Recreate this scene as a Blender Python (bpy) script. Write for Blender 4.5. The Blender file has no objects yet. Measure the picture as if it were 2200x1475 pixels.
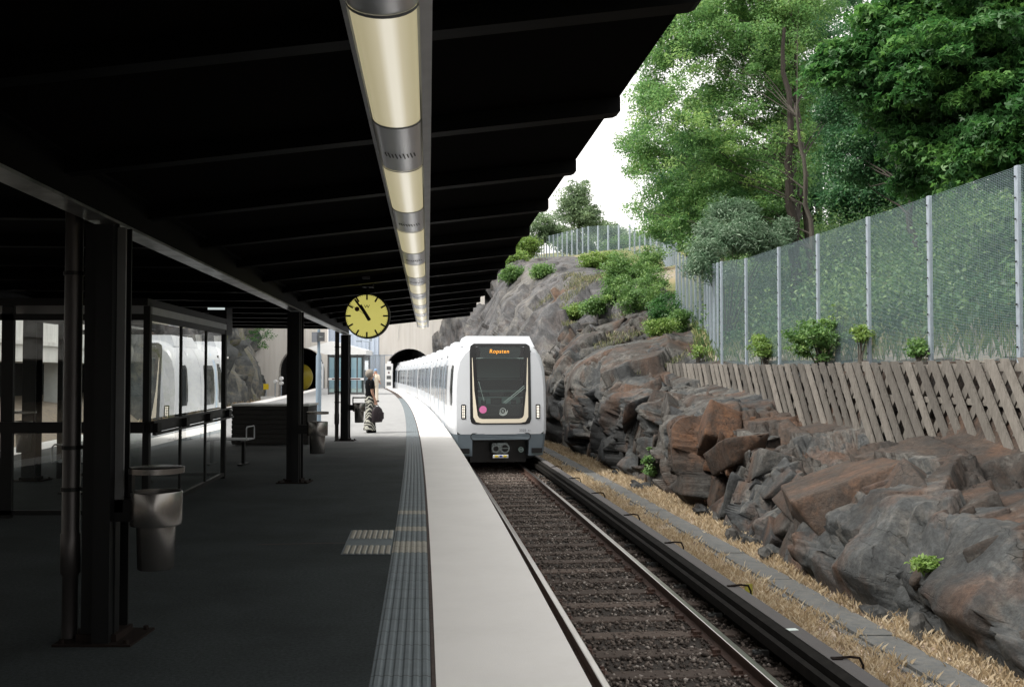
import bpy, bmesh, math, random
import numpy as np
from mathutils import Vector, Matrix, kdtree
R = math.radians
random.seed(7); rng = np.random.default_rng(11)
scene = bpy.context.scene
COL = scene.collection

# ---------------------------------------------------------------- camera, sky, sun, exposure
CAMZ = 1.6
F = 2200*35/36
PITCH = math.atan(62.5/F)
cam_d = bpy.data.cameras.new("camera"); cam = bpy.data.objects.new("camera", cam_d); COL.objects.link(cam)
cam_d.lens = 35; cam_d.sensor_width = 36; cam_d.clip_start = 0.05; cam_d.clip_end = 3000
cam.location = (0, 0, CAMZ); cam.rotation_euler = (R(90)+PITCH, 0, 0)
scene.camera = cam

SUN_EL, SUN_AZ = 50, -108          # azimuth from +Y towards +X (negative: to the left of the view)
world = bpy.data.worlds.new("World"); scene.world = world; world.use_nodes = True
wn = world.node_tree; wn.nodes.clear()
w_out = wn.nodes.new("ShaderNodeOutputWorld"); w_bg = wn.nodes.new("ShaderNodeBackground")
sky = wn.nodes.new("ShaderNodeTexSky"); sky.sky_type = 'NISHITA'; sky.sun_disc = False
sky.sun_elevation = R(SUN_EL); sky.sun_rotation = R(SUN_AZ); sky.air_density = 1.0; sky.dust_density = 4.0; sky.ozone_density = 1.0
hs = wn.nodes.new("ShaderNodeHueSaturation"); hs.inputs['Saturation'].default_value = 0.22
warm = wn.nodes.new("ShaderNodeMix"); warm.data_type = 'RGBA'; warm.blend_type = 'MIX'; warm.inputs[0].default_value = 0.55
warm.inputs[7].default_value = (11.3, 10.9, 10.3, 1)      # even white overcast layer
wn.links.new(sky.outputs[0], hs.inputs['Color']); wn.links.new(hs.outputs[0], warm.inputs[6])
wn.links.new(warm.outputs[2], w_bg.inputs['Color']); w_bg.inputs['Strength'].default_value = 0.12
wn.links.new(w_bg.outputs[0], w_out.inputs[0])
sd = bpy.data.lights.new("sun", 'SUN'); sd.energy = 2.5; sd.angle = R(14); sd.color = (1.0, 0.95, 0.87)
so = bpy.data.objects.new("sun", sd); COL.objects.link(so)
_d = Vector((math.sin(R(SUN_AZ))*math.cos(R(SUN_EL)), math.cos(R(SUN_AZ))*math.cos(R(SUN_EL)), math.sin(R(SUN_EL))))
so.rotation_euler = _d.to_track_quat('Z', 'Y').to_euler(); so.location = (-20, 20, 40)
scene.view_settings.view_transform = 'Standard'; scene.view_settings.look = 'None'
scene.view_settings.exposure = 0.95; scene.view_settings.gamma = 1.0
scene.render.engine = 'CYCLES'
try:
    scene.cycles.use_denoising = True; scene.cycles.max_bounces = 8; scene.cycles.transparent_max_bounces = 16
    scene.cycles.caustics_reflective = False; scene.cycles.caustics_refractive = False
except Exception: pass

# ---------------------------------------------------------------- geometry helpers
def at(px, py, Y=None, Z=None):
    a = (px-1100)/F; b = (737.5-py)/F
    c, s = math.cos(PITCH), math.sin(PITCH)
    d = Vector((a, c-b*s, s+b*c))
    t = Y/d.y if Y is not None else (Z-CAMZ)/d.z
    return Vector((0, 0, CAMZ)) + d*t

def cR(Y): return -.084*Y - (Y*Y/2400 if Y > 0 else 0)
def cL(Y): return -.084*Y - (Y*Y*.000272 if Y > 0 else 0)
def cS(Y): return -.084*Y
def XR(w, Y): return w + cR(Y)

class MB:
    def __init__(s): s.v = []; s.f = []; s.m = []
    def add(s, vs, fs, mi=0):
        o = len(s.v); s.v += [tuple(p) for p in vs]; s.f += [tuple(o+i for i in f) for f in fs]; s.m += [mi]*len(fs); return s
    def box(s, c, d, rz=0, mi=0, M=None, ch=0.0):
        x, y, z = d[0]/2, d[1]/2, d[2]/2
        if ch:
            bm = bmesh.new(); bmesh.ops.create_cube(bm, size=1)
            for v in bm.verts: v.co = Vector((v.co.x*d[0], v.co.y*d[1], v.co.z*d[2]))
            bmesh.ops.bevel(bm, geom=bm.edges[:], offset=ch, segments=2, profile=.5, affect='EDGES')
            bm.verts.index_update(); p = [v.co.copy() for v in bm.verts]; fs = [[v.index for v in f.verts] for f in bm.faces]; bm.free()
        else:
            p = [Vector(q) for q in ((-x,-y,-z),(x,-y,-z),(x,y,-z),(-x,y,-z),(-x,-y,z),(x,-y,z),(x,y,z),(-x,y,z))]
            fs = [(0,3,2,1),(4,5,6,7),(0,1,5,4),(1,2,6,5),(2,3,7,6),(3,0,4,7)]
        if M is None: M = Matrix.Rotation(rz, 3, 'Z')
        c = Vector(c)
        return s.add([c + M @ q for q in p], fs, mi)
    def tube(s, pts, r, n=8, mi=0, caps=True):
        pts = [Vector(p) for p in pts]; rr = r if isinstance(r, (list, tuple)) else [r]*len(pts)
        rings = []; prev = None
        for i, p in enumerate(pts):
            t = (pts[min(i+1, len(pts)-1)] - pts[max(i-1, 0)]).normalized()
            up = prev if prev is not None else (Vector((0,0,1)) if abs(t.z) < .9 else Vector((1,0,0)))
            a = t.cross(up)
            if a.length < 1e-4: a = t.cross(Vector((0,1,0)))
            a.normalize(); b = a.cross(t).normalized(); prev = b
            rings.append([p + (a*math.cos(2*math.pi*k/n) + b*math.sin(2*math.pi*k/n))*rr[i] for k in range(n)])
        vs = [q for rg in rings for q in rg]; fs = []
        for i in range(len(pts)-1):
            for k in range(n):
                fs.append((i*n+k, i*n+(k+1)%n, (i+1)*n+(k+1)%n, (i+1)*n+k))
        if caps: fs += [tuple(range(n))[::-1], tuple((len(pts)-1)*n+k for k in range(n))]
        return s.add(vs, fs, mi)
    def lathe(s, prof, c=(0,0,0), n=24, axis='Z', mi=0):
        vs = []; fs = []
        for r, z in prof:
            for k in range(n):
                a = 2*math.pi*k/n; x, y = r*math.cos(a), r*math.sin(a)
                p = (x, y, z) if axis == 'Z' else ((x, z, y) if axis == 'Y' else (z, x, y))
                vs.append(Vector(c)+Vector(p))
        for i in range(len(prof)-1):
            for k in range(n): fs.append((i*n+k, i*n+(k+1)%n, (i+1)*n+(k+1)%n, (i+1)*n+k))
        return s.add(vs, fs, mi)
    def sweep(s, prof, Ys, curve=cR, closed=False, mi=0, caps=True, jit=0):
        n = len(prof); vs = [(w+curve(Y)+(random.uniform(-jit, jit) if jit else 0), Y, z) for Y in Ys for (w, z) in prof]; fs = []
        m = n if closed else n-1
        for i in range(len(Ys)-1):
            for k in range(m): fs.append((i*n+k, i*n+(k+1)%n, (i+1)*n+(k+1)%n, (i+1)*n+k))
        if closed and caps: fs += [tuple(range(n)), tuple((len(Ys)-1)*n+k for k in range(n))[::-1]]
        return s.add(vs, fs, mi)
    def poly(s, pts, mi=0): return s.add(pts, [tuple(range(len(pts)))], mi)
    def prism(s, pts2, y0, y1, mi=0):      # outline in x,z extruded along y
        n = len(pts2); vs = [(x, y0, z) for x, z in pts2] + [(x, y1, z) for x, z in pts2]
        fs = [tuple(range(n)), tuple(range(2*n-1, n-1, -1))] + [(k, n+k, n+(k+1)%n, (k+1)%n) for k in range(n)]
        return s.add(vs, fs, mi)

def yr(a, b, st):
    n = max(1, int(round((b-a)/st))); return [a+(b-a)*i/n for i in range(n+1)]

def mk(name, mb, mats, parent=None, smooth=False, world_verts=True, recalc=True):
    me = bpy.data.meshes.new(name)
    off = Vector(parent.location) if (parent is not None and world_verts) else Vector((0,0,0))
    if parent is not None and world_verts and parent.parent is not None: off = off + Vector(parent.parent.location)
    me.from_pydata([tuple(Vector(v)-off) for v in mb.v] if off.length else mb.v, [], mb.f)
    if not isinstance(mats, (list, tuple)): mats = [mats]
    for m in mats: me.materials.append(m)
    if len(mats) > 1: me.polygons.foreach_set('material_index', mb.m)
    if recalc:
        bm = bmesh.new(); bm.from_mesh(me); bmesh.ops.recalc_face_normals(bm, faces=bm.faces); bm.to_mesh(me); bm.free()
    if smooth:
        me.polygons.foreach_set('use_smooth', [True]*len(me.polygons))
        try: me.set_sharp_from_angle(angle=R(38))
        except Exception: pass
    me.update()
    o = bpy.data.objects.new(name, me); COL.objects.link(o)
    if parent is not None: o.parent = parent
    return o
def tag(o, label=None, cat=None, group=None, kind=None):
    if label: o['label'] = label
    if cat: o['category'] = cat
    if group: o['group'] = group
    if kind: o['kind'] = kind
    return o
def thing(name, loc, label, cat, group=None, rz=0):
    o = bpy.data.objects.new(name, None); COL.objects.link(o); o.location = loc; o.rotation_euler = (0,0,rz); o.empty_display_size = .2
    return tag(o, label, cat, group)
def struct(name, mb, mats, smooth=False, **k): return tag(mk(name, mb, mats, smooth=smooth, **k), kind='structure')
def kids(o): return [c for c in bpy.data.objects if c.parent == o]
def copy_tree(o, parent=None, ch=None):
    c = o.copy(); COL.objects.link(c); c.parent = parent
    for k in kids(o): copy_tree(k, c)
    return c
def text_obj(name, body, size, m, M, parent=None, extrude=.002, spacing=1.0):
    cu = bpy.data.curves.new(name, 'FONT'); cu.body = body; cu.size = size; cu.extrude = extrude; cu.align_x = 'CENTER'; cu.align_y = 'CENTER'; cu.space_character = spacing
    t = bpy.data.objects.new(name, cu); COL.objects.link(t); bpy.context.view_layer.update()
    me = bpy.data.meshes.new_from_object(t.evaluated_get(bpy.context.evaluated_depsgraph_get()))
    bpy.data.objects.remove(t); me.name = name; me.materials.clear(); me.materials.append(m); me.transform(M)
    o = bpy.data.objects.new(name, me); COL.objects.link(o)
    if parent is not None: o.parent = parent
    return o
FRONT = Matrix(((1,0,0,0),(0,0,-1,0),(0,1,0,0),(0,0,0,1)))   # text lying in XY -> upright, read from -Y

# ---------------------------------------------------------------- materials
def mat(name, col, rough=.6, metal=0.0, var=None, vscale=3.0, vamt=.5, bump=0.0, bscale=40.0, spec=.4, stretch=(1,1,1), emit=None, estr=0, detail=6, var2=None, v2scale=.7, v2amt=.4):
    m = bpy.data.materials.new(name); m.use_nodes = True; nt = m.node_tree; b = nt.nodes['Principled BSDF']
    b.inputs['Roughness'].default_value = rough; b.inputs['Metallic'].default_value = metal; b.inputs['Specular IOR Level'].default_value = spec
    b.inputs['Base Color'].default_value = (*col, 1)
    tc = nt.nodes.new('ShaderNodeTexCoord'); mp = nt.nodes.new('ShaderNodeMapping'); nt.links.new(tc.outputs['Object'], mp.inputs[0]); mp.inputs['Scale'].default_value = stretch
    cur = None
    def layer(prev, c2, sc, amt):
        n = nt.nodes.new('ShaderNodeTexNoise'); n.inputs['Scale'].default_value = sc; n.inputs['Detail'].default_value = detail; n.inputs['Roughness'].default_value = .62
        nt.links.new(mp.outputs[0], n.inputs['Vector'])
        r = nt.nodes.new('ShaderNodeMapRange'); r.inputs[1].default_value = .38; r.inputs[2].default_value = .66; r.inputs[3].default_value = 0; r.inputs[4].default_value = amt
        nt.links.new(n.outputs['Fac'], r.inputs[0])
        mx = nt.nodes.new('ShaderNodeMix'); mx.data_type = 'RGBA'
        nt.links.new(r.outputs[0], mx.inputs[0])
        if prev is None: mx.inputs[6].default_value = (*col, 1)
        else: nt.links.new(prev, mx.inputs[6])
        mx.inputs[7].default_value = (*c2, 1); return mx.outputs[2]
    if var: cur = layer(None, var, vscale, vamt)
    if var2: cur = layer(cur, var2, v2scale, v2amt)
    if cur is not None: nt.links.new(cur, b.inputs['Base Color'])
    if bump:
        n = nt.nodes.new('ShaderNodeTexNoise'); n.inputs['Scale'].default_value = bscale; n.inputs['Detail'].default_value = 8
        nt.links.new(mp.outputs[0], n.inputs['Vector'])
        bp = nt.nodes.new('ShaderNodeBump'); bp.inputs['Strength'].default_value = bump; bp.inputs['Distance'].default_value = .02
        nt.links.new(n.outputs['Fac'], bp.inputs['Height']); nt.links.new(bp.outputs[0], b.inputs['Normal'])
    if emit: b.inputs['Emission Color'].default_value = (*emit, 1); b.inputs['Emission Strength'].default_value = estr
    return m

def attr_mat(name, cols, rough=.9, bump=.5, bscale=9, attr='tint', transl=0.0, spec=.3, noise=None, streak=False, cracks=None):
    """colour ramp driven by a per-face / per-point attribute, plus noise"""
    m = bpy.data.materials.new(name); m.use_nodes = True; nt = m.node_tree; b = nt.nodes['Principled BSDF']
    b.inputs['Roughness'].default_value = rough; b.inputs['Specular IOR Level'].default_value = spec
    a = nt.nodes.new('ShaderNodeAttribute'); a.attribute_name = attr
    ramp = nt.nodes.new('ShaderNodeValToRGB'); el = ramp.color_ramp.elements
    while len(el) < len(cols): el.new(.5)
    for i, (p, c) in enumerate(cols): el[i].position = p; el[i].color = (*c, 1)
    tc = nt.nodes.new('ShaderNodeTexCoord'); out = ramp.outputs[0]
    if noise:
        n = nt.nodes.new('ShaderNodeTexNoise'); n.inputs['Scale'].default_value = noise[0]; n.inputs['Detail'].default_value = 9; n.inputs['Roughness'].default_value = .68
        nt.links.new(tc.outputs['Object'], n.inputs['Vector'])
        ma = nt.nodes.new('ShaderNodeMath'); ma.operation = 'MULTIPLY_ADD'; ma.inputs[1].default_value = noise[1]; ma.inputs[2].default_value = -noise[1]/2
        nt.links.new(n.outputs['Fac'], ma.inputs[0])
        ad = nt.nodes.new('ShaderNodeMath'); ad.operation = 'ADD'; nt.links.new(a.outputs['Fac'], ad.inputs[0]); nt.links.new(ma.outputs[0], ad.inputs[1])
        nt.links.new(ad.outputs[0], ramp.inputs[0])
    else: nt.links.new(a.outputs['Fac'], ramp.inputs[0])
    hx = None
    if cracks:
        mp = nt.nodes.new('ShaderNodeMapping'); mp.inputs['Rotation'].default_value = (R(24),R(10),0); mp.inputs['Scale'].default_value = (1,.8,1.25); nt.links.new(tc.outputs['Object'], mp.inputs[0])
        wn_ = nt.nodes.new('ShaderNodeTexNoise'); wn_.inputs['Scale'].default_value = 3; wn_.inputs['Detail'].default_value = 4; nt.links.new(mp.outputs[0], wn_.inputs['Vector'])
        ad2 = nt.nodes.new('ShaderNodeMix'); ad2.data_type = 'RGBA'; ad2.blend_type = 'ADD'; ad2.inputs[0].default_value = .5; nt.links.new(mp.outputs[0], ad2.inputs[6]); nt.links.new(wn_.outputs['Color'], ad2.inputs[7])
        vo = nt.nodes.new('ShaderNodeTexVoronoi'); vo.feature = 'DISTANCE_TO_EDGE'; vo.inputs['Scale'].default_value = cracks; nt.links.new(ad2.outputs[2], vo.inputs['Vector'])
        mr = nt.nodes.new('ShaderNodeMapRange'); mr.inputs[1].default_value = 0; mr.inputs[2].default_value = .016; mr.inputs[3].default_value = .72; mr.inputs[4].default_value = 1; nt.links.new(vo.outputs['Distance'], mr.inputs[0])
        st = nt.nodes.new('ShaderNodeTexNoise'); st.inputs['Scale'].default_value = 7; st.inputs['Detail'].default_value = 6; ms = nt.nodes.new('ShaderNodeMapping'); ms.inputs['Scale'].default_value = (1,1,.12); nt.links.new(tc.outputs['Object'], ms.inputs[0]); nt.links.new(ms.outputs[0], st.inputs['Vector'])
        sr = nt.nodes.new('ShaderNodeMapRange'); sr.inputs[1].default_value = .35; sr.inputs[2].default_value = .7; sr.inputs[3].default_value = .82; sr.inputs[4].default_value = 1.25; nt.links.new(st.outputs['Fac'], sr.inputs[0])
        kn = nt.nodes.new('ShaderNodeTexNoise'); kn.inputs['Scale'].default_value = .9; kn.inputs['Detail'].default_value = 3; nt.links.new(tc.outputs['Object'], kn.inputs['Vector'])
        kr = nt.nodes.new('ShaderNodeMapRange'); kr.inputs[1].default_value = .42; kr.inputs[2].default_value = .5; nt.links.new(kn.outputs['Fac'], kr.inputs[0])
        km = nt.nodes.new('ShaderNodeMath'); km.operation = 'MAXIMUM'; nt.links.new(kr.outputs[0], km.inputs[0]); nt.links.new(mr.outputs[0], km.inputs[1]); mr = km
        mm = nt.nodes.new('ShaderNodeMath'); mm.operation = 'MULTIPLY'; nt.links.new(mr.outputs[0], mm.inputs[0]); nt.links.new(sr.outputs[0], mm.inputs[1])
        gn = nt.nodes.new('ShaderNodeTexNoise'); gn.inputs['Scale'].default_value = 16; gn.inputs['Detail'].default_value = 8; gn.inputs['Roughness'].default_value = .75; nt.links.new(tc.outputs['Object'], gn.inputs['Vector'])
        gr = nt.nodes.new('ShaderNodeMapRange'); gr.inputs[1].default_value = .3; gr.inputs[2].default_value = .7; gr.inputs[3].default_value = .45; gr.inputs[4].default_value = 1.6; nt.links.new(gn.outputs['Fac'], gr.inputs[0])
        m4 = nt.nodes.new('ShaderNodeMath'); m4.operation = 'MULTIPLY'; nt.links.new(mm.outputs[0], m4.inputs[0]); nt.links.new(gr.outputs[0], m4.inputs[1]); mm = m4
        pn = nt.nodes.new('ShaderNodeTexNoise'); pn.inputs['Scale'].default_value = 1.1; pn.inputs['Detail'].default_value = 7; pn.inputs['Roughness'].default_value = .6; ps = nt.nodes.new('ShaderNodeMapping'); ps.inputs['Scale'].default_value = (1,1,.45); ps.inputs['Location'].default_value = (3,5,1)
        nt.links.new(tc.outputs['Object'], ps.inputs[0]); nt.links.new(ps.outputs[0], pn.inputs['Vector'])
        pr2 = nt.nodes.new('ShaderNodeMapRange'); pr2.inputs[1].default_value = .50; pr2.inputs[2].default_value = .64; pr2.inputs[4].default_value = .75 if cracks > 1 else .25; nt.links.new(pn.outputs['Fac'], pr2.inputs[0])
        px2 = nt.nodes.new('ShaderNodeMix'); px2.data_type = 'RGBA'; px2.inputs[7].default_value = (.066,.036,.022,1); nt.links.new(pr2.outputs[0], px2.inputs[0]); nt.links.new(out, px2.inputs[6]); out = px2.outputs[2]
        dn2 = nt.nodes.new('ShaderNodeTexNoise'); dn2.inputs['Scale'].default_value = .8; dn2.inputs['Detail'].default_value = 6; nt.links.new(ps.outputs[0], dn2.inputs['Vector'])
        dr2 = nt.nodes.new('ShaderNodeMapRange'); dr2.inputs[1].default_value = .36; dr2.inputs[2].default_value = .56; dr2.inputs[3].default_value = .42; dr2.inputs[4].default_value = 1.0; nt.links.new(dn2.outputs['Fac'], dr2.inputs[0])
        m5 = nt.nodes.new('ShaderNodeMath'); m5.operation = 'MULTIPLY'; nt.links.new(mm.outputs[0], m5.inputs[0]); nt.links.new(dr2.outputs[0], m5.inputs[1]); mm = m5
        mu = nt.nodes.new('ShaderNodeMix'); mu.data_type = 'RGBA'; mu.blend_type = 'MULTIPLY'; mu.inputs[0].default_value = 1; nt.links.new(out, mu.inputs[6]); nt.links.new(mm.outputs[0], mu.inputs[7]); out = mu.outputs[2]; hx = mr.outputs[0]
    nt.links.new(out, b.inputs['Base Color'])
    if bump:
        n2 = nt.nodes.new('ShaderNodeTexNoise'); n2.inputs['Scale'].default_value = bscale; n2.inputs['Detail'].default_value = 10; n2.inputs['Roughness'].default_value = .7
        nt.links.new(tc.outputs['Object'], n2.inputs['Vector'])
        bp = nt.nodes.new('ShaderNodeBump'); bp.inputs['Strength'].default_value = bump; bp.inputs['Distance'].default_value = .05
        if hx is None: nt.links.new(n2.outputs['Fac'], bp.inputs['Height'])
        else:
            m3 = nt.nodes.new('ShaderNodeMath'); m3.operation = 'MULTIPLY_ADD'; m3.inputs[1].default_value = .8; nt.links.new(hx, m3.inputs[0]); nt.links.new(n2.outputs['Fac'], m3.inputs[2]); nt.links.new(m3.outputs[0], bp.inputs['Height'])
        nt.links.new(bp.outputs[0], b.inputs['Normal'])
    if transl:
        tr = nt.nodes.new('ShaderNodeBsdfTranslucent'); mx = nt.nodes.new('ShaderNodeMixShader'); mx.inputs[0].default_value = transl
        hsv = nt.nodes.new('ShaderNodeHueSaturation'); hsv.inputs['Value'].default_value = 1.5; nt.links.new(out, hsv.inputs['Color'])
        nt.links.new(hsv.outputs[0], tr.inputs['Color']); nt.links.new(b.outputs[0], mx.inputs[1]); nt.links.new(tr.outputs[0], mx.inputs[2])
        o = nt.nodes['Material Output']; nt.links.new(mx.outputs[0], o.inputs[0])
    return m

def glass_mat(name, tint=(.93,.97,.96), ior=1.5, dirt=.04, gain=1.7):
    m = bpy.data.materials.new(name); m.use_nodes = True; nt = m.node_tree; nt.nodes.clear()
    o = nt.nodes.new('ShaderNodeOutputMaterial'); t = nt.nodes.new('ShaderNodeBsdfTransparent'); t.inputs[0].default_value = (*tint, 1)
    g = nt.nodes.new('ShaderNodeBsdfGlossy'); g.inputs['Roughness'].default_value = .0; g.inputs[0].default_value = (.95,.97,.97,1)
    fr = nt.nodes.new('ShaderNodeFresnel'); fr.inputs[0].default_value = ior; mx = nt.nodes.new('ShaderNodeMixShader')
    k = nt.nodes.new('ShaderNodeMath'); k.operation = 'MULTIPLY'; k.inputs[1].default_value = gain; k.use_clamp = True
    nt.links.new(fr.outputs[0], k.inputs[0])
    nt.links.new(k.outputs[0], mx.inputs[0]); nt.links.new(t.outputs[0], mx.inputs[1]); nt.links.new(g.outputs[0], mx.inputs[2])
    d = nt.nodes.new('ShaderNodeBsdfDiffuse'); d.inputs[0].default_value = (.5,.52,.5,1); m2 = nt.nodes.new('ShaderNodeMixShader')
    n = nt.nodes.new('ShaderNodeTexNoise'); n.inputs['Scale'].default_value = 3; n.inputs['Detail'].default_value = 6
    mr = nt.nodes.new('ShaderNodeMapRange'); mr.inputs[1].default_value = .4; mr.inputs[2].default_value = .75; mr.inputs[3].default_value = .0; mr.inputs[4].default_value = dirt
    nt.links.new(n.outputs[0], mr.inputs[0]); nt.links.new(mr.outputs[0], m2.inputs[0])
    nt.links.new(mx.outputs[0], m2.inputs[1]); nt.links.new(d.outputs[0], m2.inputs[2]); nt.links.new(m2.outputs[0], o.inputs[0])
    return m

M = {}
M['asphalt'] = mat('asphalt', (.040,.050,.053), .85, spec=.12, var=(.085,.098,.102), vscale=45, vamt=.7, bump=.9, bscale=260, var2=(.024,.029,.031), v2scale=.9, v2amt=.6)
M['asphalt_out_unused'] = mat('daylit_asphalt', (.36,.365,.37), .85, var=(.30,.305,.31), vscale=1.2, vamt=.8, bump=.4, bscale=220)  # paler copy of the asphalt with open daylight in its colour, not assigned
M['edge'] = mat('painted_concrete', (.78,.765,.745), .7, var=(.70,.685,.665), vscale=1.5, vamt=.6, bump=.12, bscale=120, var2=(.77,.76,.75), v2scale=14, v2amt=.5)
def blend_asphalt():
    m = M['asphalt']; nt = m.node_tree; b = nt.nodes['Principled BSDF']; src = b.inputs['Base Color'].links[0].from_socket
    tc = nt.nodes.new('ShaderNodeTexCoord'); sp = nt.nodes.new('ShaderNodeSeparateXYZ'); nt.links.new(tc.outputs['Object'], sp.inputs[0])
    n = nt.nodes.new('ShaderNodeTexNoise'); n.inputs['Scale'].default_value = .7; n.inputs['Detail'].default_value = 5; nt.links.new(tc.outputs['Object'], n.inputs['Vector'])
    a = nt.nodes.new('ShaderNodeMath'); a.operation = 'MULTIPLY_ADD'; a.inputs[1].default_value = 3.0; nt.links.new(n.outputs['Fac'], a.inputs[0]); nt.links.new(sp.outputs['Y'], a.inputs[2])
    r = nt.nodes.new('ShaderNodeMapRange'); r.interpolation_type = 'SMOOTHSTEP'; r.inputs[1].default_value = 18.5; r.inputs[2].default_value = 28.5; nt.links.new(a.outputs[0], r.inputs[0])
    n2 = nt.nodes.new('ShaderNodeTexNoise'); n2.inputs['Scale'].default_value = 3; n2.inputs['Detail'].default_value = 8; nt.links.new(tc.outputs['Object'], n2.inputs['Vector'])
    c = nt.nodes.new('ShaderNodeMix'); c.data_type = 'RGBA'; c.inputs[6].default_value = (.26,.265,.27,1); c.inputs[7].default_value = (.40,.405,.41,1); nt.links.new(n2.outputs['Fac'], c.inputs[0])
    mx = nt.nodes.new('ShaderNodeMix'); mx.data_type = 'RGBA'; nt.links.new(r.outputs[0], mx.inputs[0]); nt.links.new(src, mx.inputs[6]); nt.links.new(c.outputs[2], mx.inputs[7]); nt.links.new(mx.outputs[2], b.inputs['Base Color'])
blend_asphalt()     # open daylight past the canopy end, put into the asphalt colour
M['joint'] = mat('joint_sealant', (.05,.038,.034), .9, var=(.11,.08,.07), vscale=20)
M['tact'] = mat('tactile_grey', (.135,.162,.178), .7, var=(.105,.128,.142), vscale=6, vamt=.8, bump=.2, bscale=150)
M['tactb'] = mat('tactile_beige', (.30,.29,.25), .7, var=(.24,.23,.205), vscale=6, vamt=.8, bump=.2, bscale=150)
M['concrete'] = mat('raw_concrete', (.68,.67,.64), .85, var=(.50,.49,.46), vscale=1.5, vamt=.9, bump=.3, bscale=30, stretch=(1,1,.25), var2=(.74,.73,.70), v2scale=4, v2amt=.6)
M['concrete_lt'] = mat('white_concrete', (.62,.64,.63), .8, var=(.5,.52,.52), vscale=2, vamt=.6)
M['portal'] = mat('portal_concrete', (.62,.59,.55), .85, var=(.50,.47,.43), vscale=1.1, vamt=.9, bump=.25, bscale=12, stretch=(1,1,.06), var2=(.68,.66,.63), v2scale=3.0, v2amt=.6)
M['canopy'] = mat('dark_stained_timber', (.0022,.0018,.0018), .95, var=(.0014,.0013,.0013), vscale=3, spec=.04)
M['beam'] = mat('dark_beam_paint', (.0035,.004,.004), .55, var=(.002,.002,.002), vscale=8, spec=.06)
M['black'] = mat('black_steel', (.004,.0045,.005), .5, var=(.007,.007,.008), vscale=6, spec=.25)
M['flange'] = mat('galvanised_flange', (.55,.56,.56), .3, .85, var=(.12,.13,.13), vscale=3, vamt=.9, bump=.1, bscale=40)
M['zinc'] = mat('galvanised_steel', (.34,.39,.45), .5, .4, var=(.27,.31,.36), vscale=9, vamt=.7, bump=.05)
M['pipe'] = mat('zinc_pipe', (.065,.06,.06), .42, .7, var=(.09,.085,.085), vscale=5, stretch=(1,1,.3))
M['steel'] = mat('brushed_steel', (.22,.215,.21), .26, .9, var=(.24,.225,.215), vscale=14, stretch=(1,1,.15), bump=.04)
M['alu'] = mat('aluminium', (.50,.52,.55), .45, .15, var=(.38,.4,.44), vscale=6, vamt=.6)
M['rail'] = mat('rail_head', (.40,.385,.37), .28, 1.0, var=(.28,.25,.235), vscale=8, stretch=(1,.2,1))
M['railside'] = mat('rusty_rail', (.055,.032,.025), .8, .1, var=(.09,.045,.03), vscale=12, bump=.3)
M['sleeper'] = mat('weathered_sleeper', (.075,.055,.045), .9, var=(.04,.03,.025), vscale=7, stretch=(.3,3,1), bump=.6, bscale=50, var2=(.11,.085,.07), v2scale=14, v2amt=.4)
M['ballast_bed'] = mat('ballast_bed', (.03,.025,.022), .95, var=(.045,.037,.031), vscale=30, vamt=.8, bump=1.0, bscale=60)
M['board'] = mat('tarred_board', (.075,.07,.07), .7, var=(.065,.06,.06), vscale=4, stretch=(4,.5,1), bump=.2)
M['tarblack'] = mat('black_insulator', (.006,.0055,.005), .85, spec=.1, var=(.02,.018,.016), vscale=7)
M['soil'] = mat('dry_soil', (.25,.21,.175), .95, var=(.33,.27,.19), vscale=5, vamt=.9, bump=.9, bscale=30, var2=(.15,.13,.11), v2scale=14, v2amt=.6)
M['trough'] = mat('cable_trough', (.085,.09,.092), .9, var=(.055,.06,.062), vscale=5, vamt=.8, bump=.5, bscale=40, var2=(.15,.14,.12), v2scale=11, v2amt=.4)
M['wood'] = mat('weathered_board', (.12,.110,.098), .85, var=(.085,.077,.067), vscale=5, vamt=.9, bump=.4, bscale=30, stretch=(1,2.2,.5), var2=(.18,.168,.15), v2scale=12, v2amt=.5)
def vary(m, lo, hi):
    nt = m.node_tree; b = nt.nodes['Principled BSDF']; src = b.inputs['Base Color'].links[0].from_socket; oi = nt.nodes.new('ShaderNodeObjectInfo')
    r = nt.nodes.new('ShaderNodeMapRange'); r.inputs[3].default_value = lo; r.inputs[4].default_value = hi; nt.links.new(oi.outputs['Random'], r.inputs[0])
    h = nt.nodes.new('ShaderNodeHueSaturation'); nt.links.new(src, h.inputs['Color']); nt.links.new(r.outputs[0], h.inputs['Value']); nt.links.new(h.outputs[0], b.inputs['Base Color'])
vary(M['wood'], .55, 1.3); vary(M['sleeper'], .7, 1.3)
M['darkwood'] = mat('dark_box_wood', (.02,.019,.018), .6, var=(.012,.012,.012), vscale=6)
M['cover'] = mat('cover_grey', (.85,.86,.9), .32, .9)
M['train'] = mat('train_white_paint', (.53,.555,.59), .28, var=(.50,.52,.55), vscale=1.5, vamt=.5)
M['train_grey'] = mat('train_grey_paint', (.12,.15,.175), .38, var=(.10,.125,.148), vscale=3)
M['train_black'] = mat('train_black', (.006,.006,.007), .3)
M['train_cream'] = mat('train_cream_light', (.66,.60,.48), .4, emit=(1,.9,.74), estr=.04)
M['train_blue'] = mat('pale_blue_film', (.42,.55,.70), .3, var=(.5,.6,.72), vscale=4)
M['deep_blue'] = mat('deep_blue_paint', (.03,.06,.30), .4)
M['win'] = mat('dark_window', (.02,.024,.028), .12, spec=.35)
M['cab_in'] = mat('cab_interior', (.015,.026,.026), .7, var=(.01,.016,.016), vscale=4)
M['base'] = mat('rusty_base', (.012,.009,.008), .9, spec=.1, var=(.02,.014,.012), vscale=12)
M['cab_lt'] = mat('cab_trim', (.20,.27,.255), .5)
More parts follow.
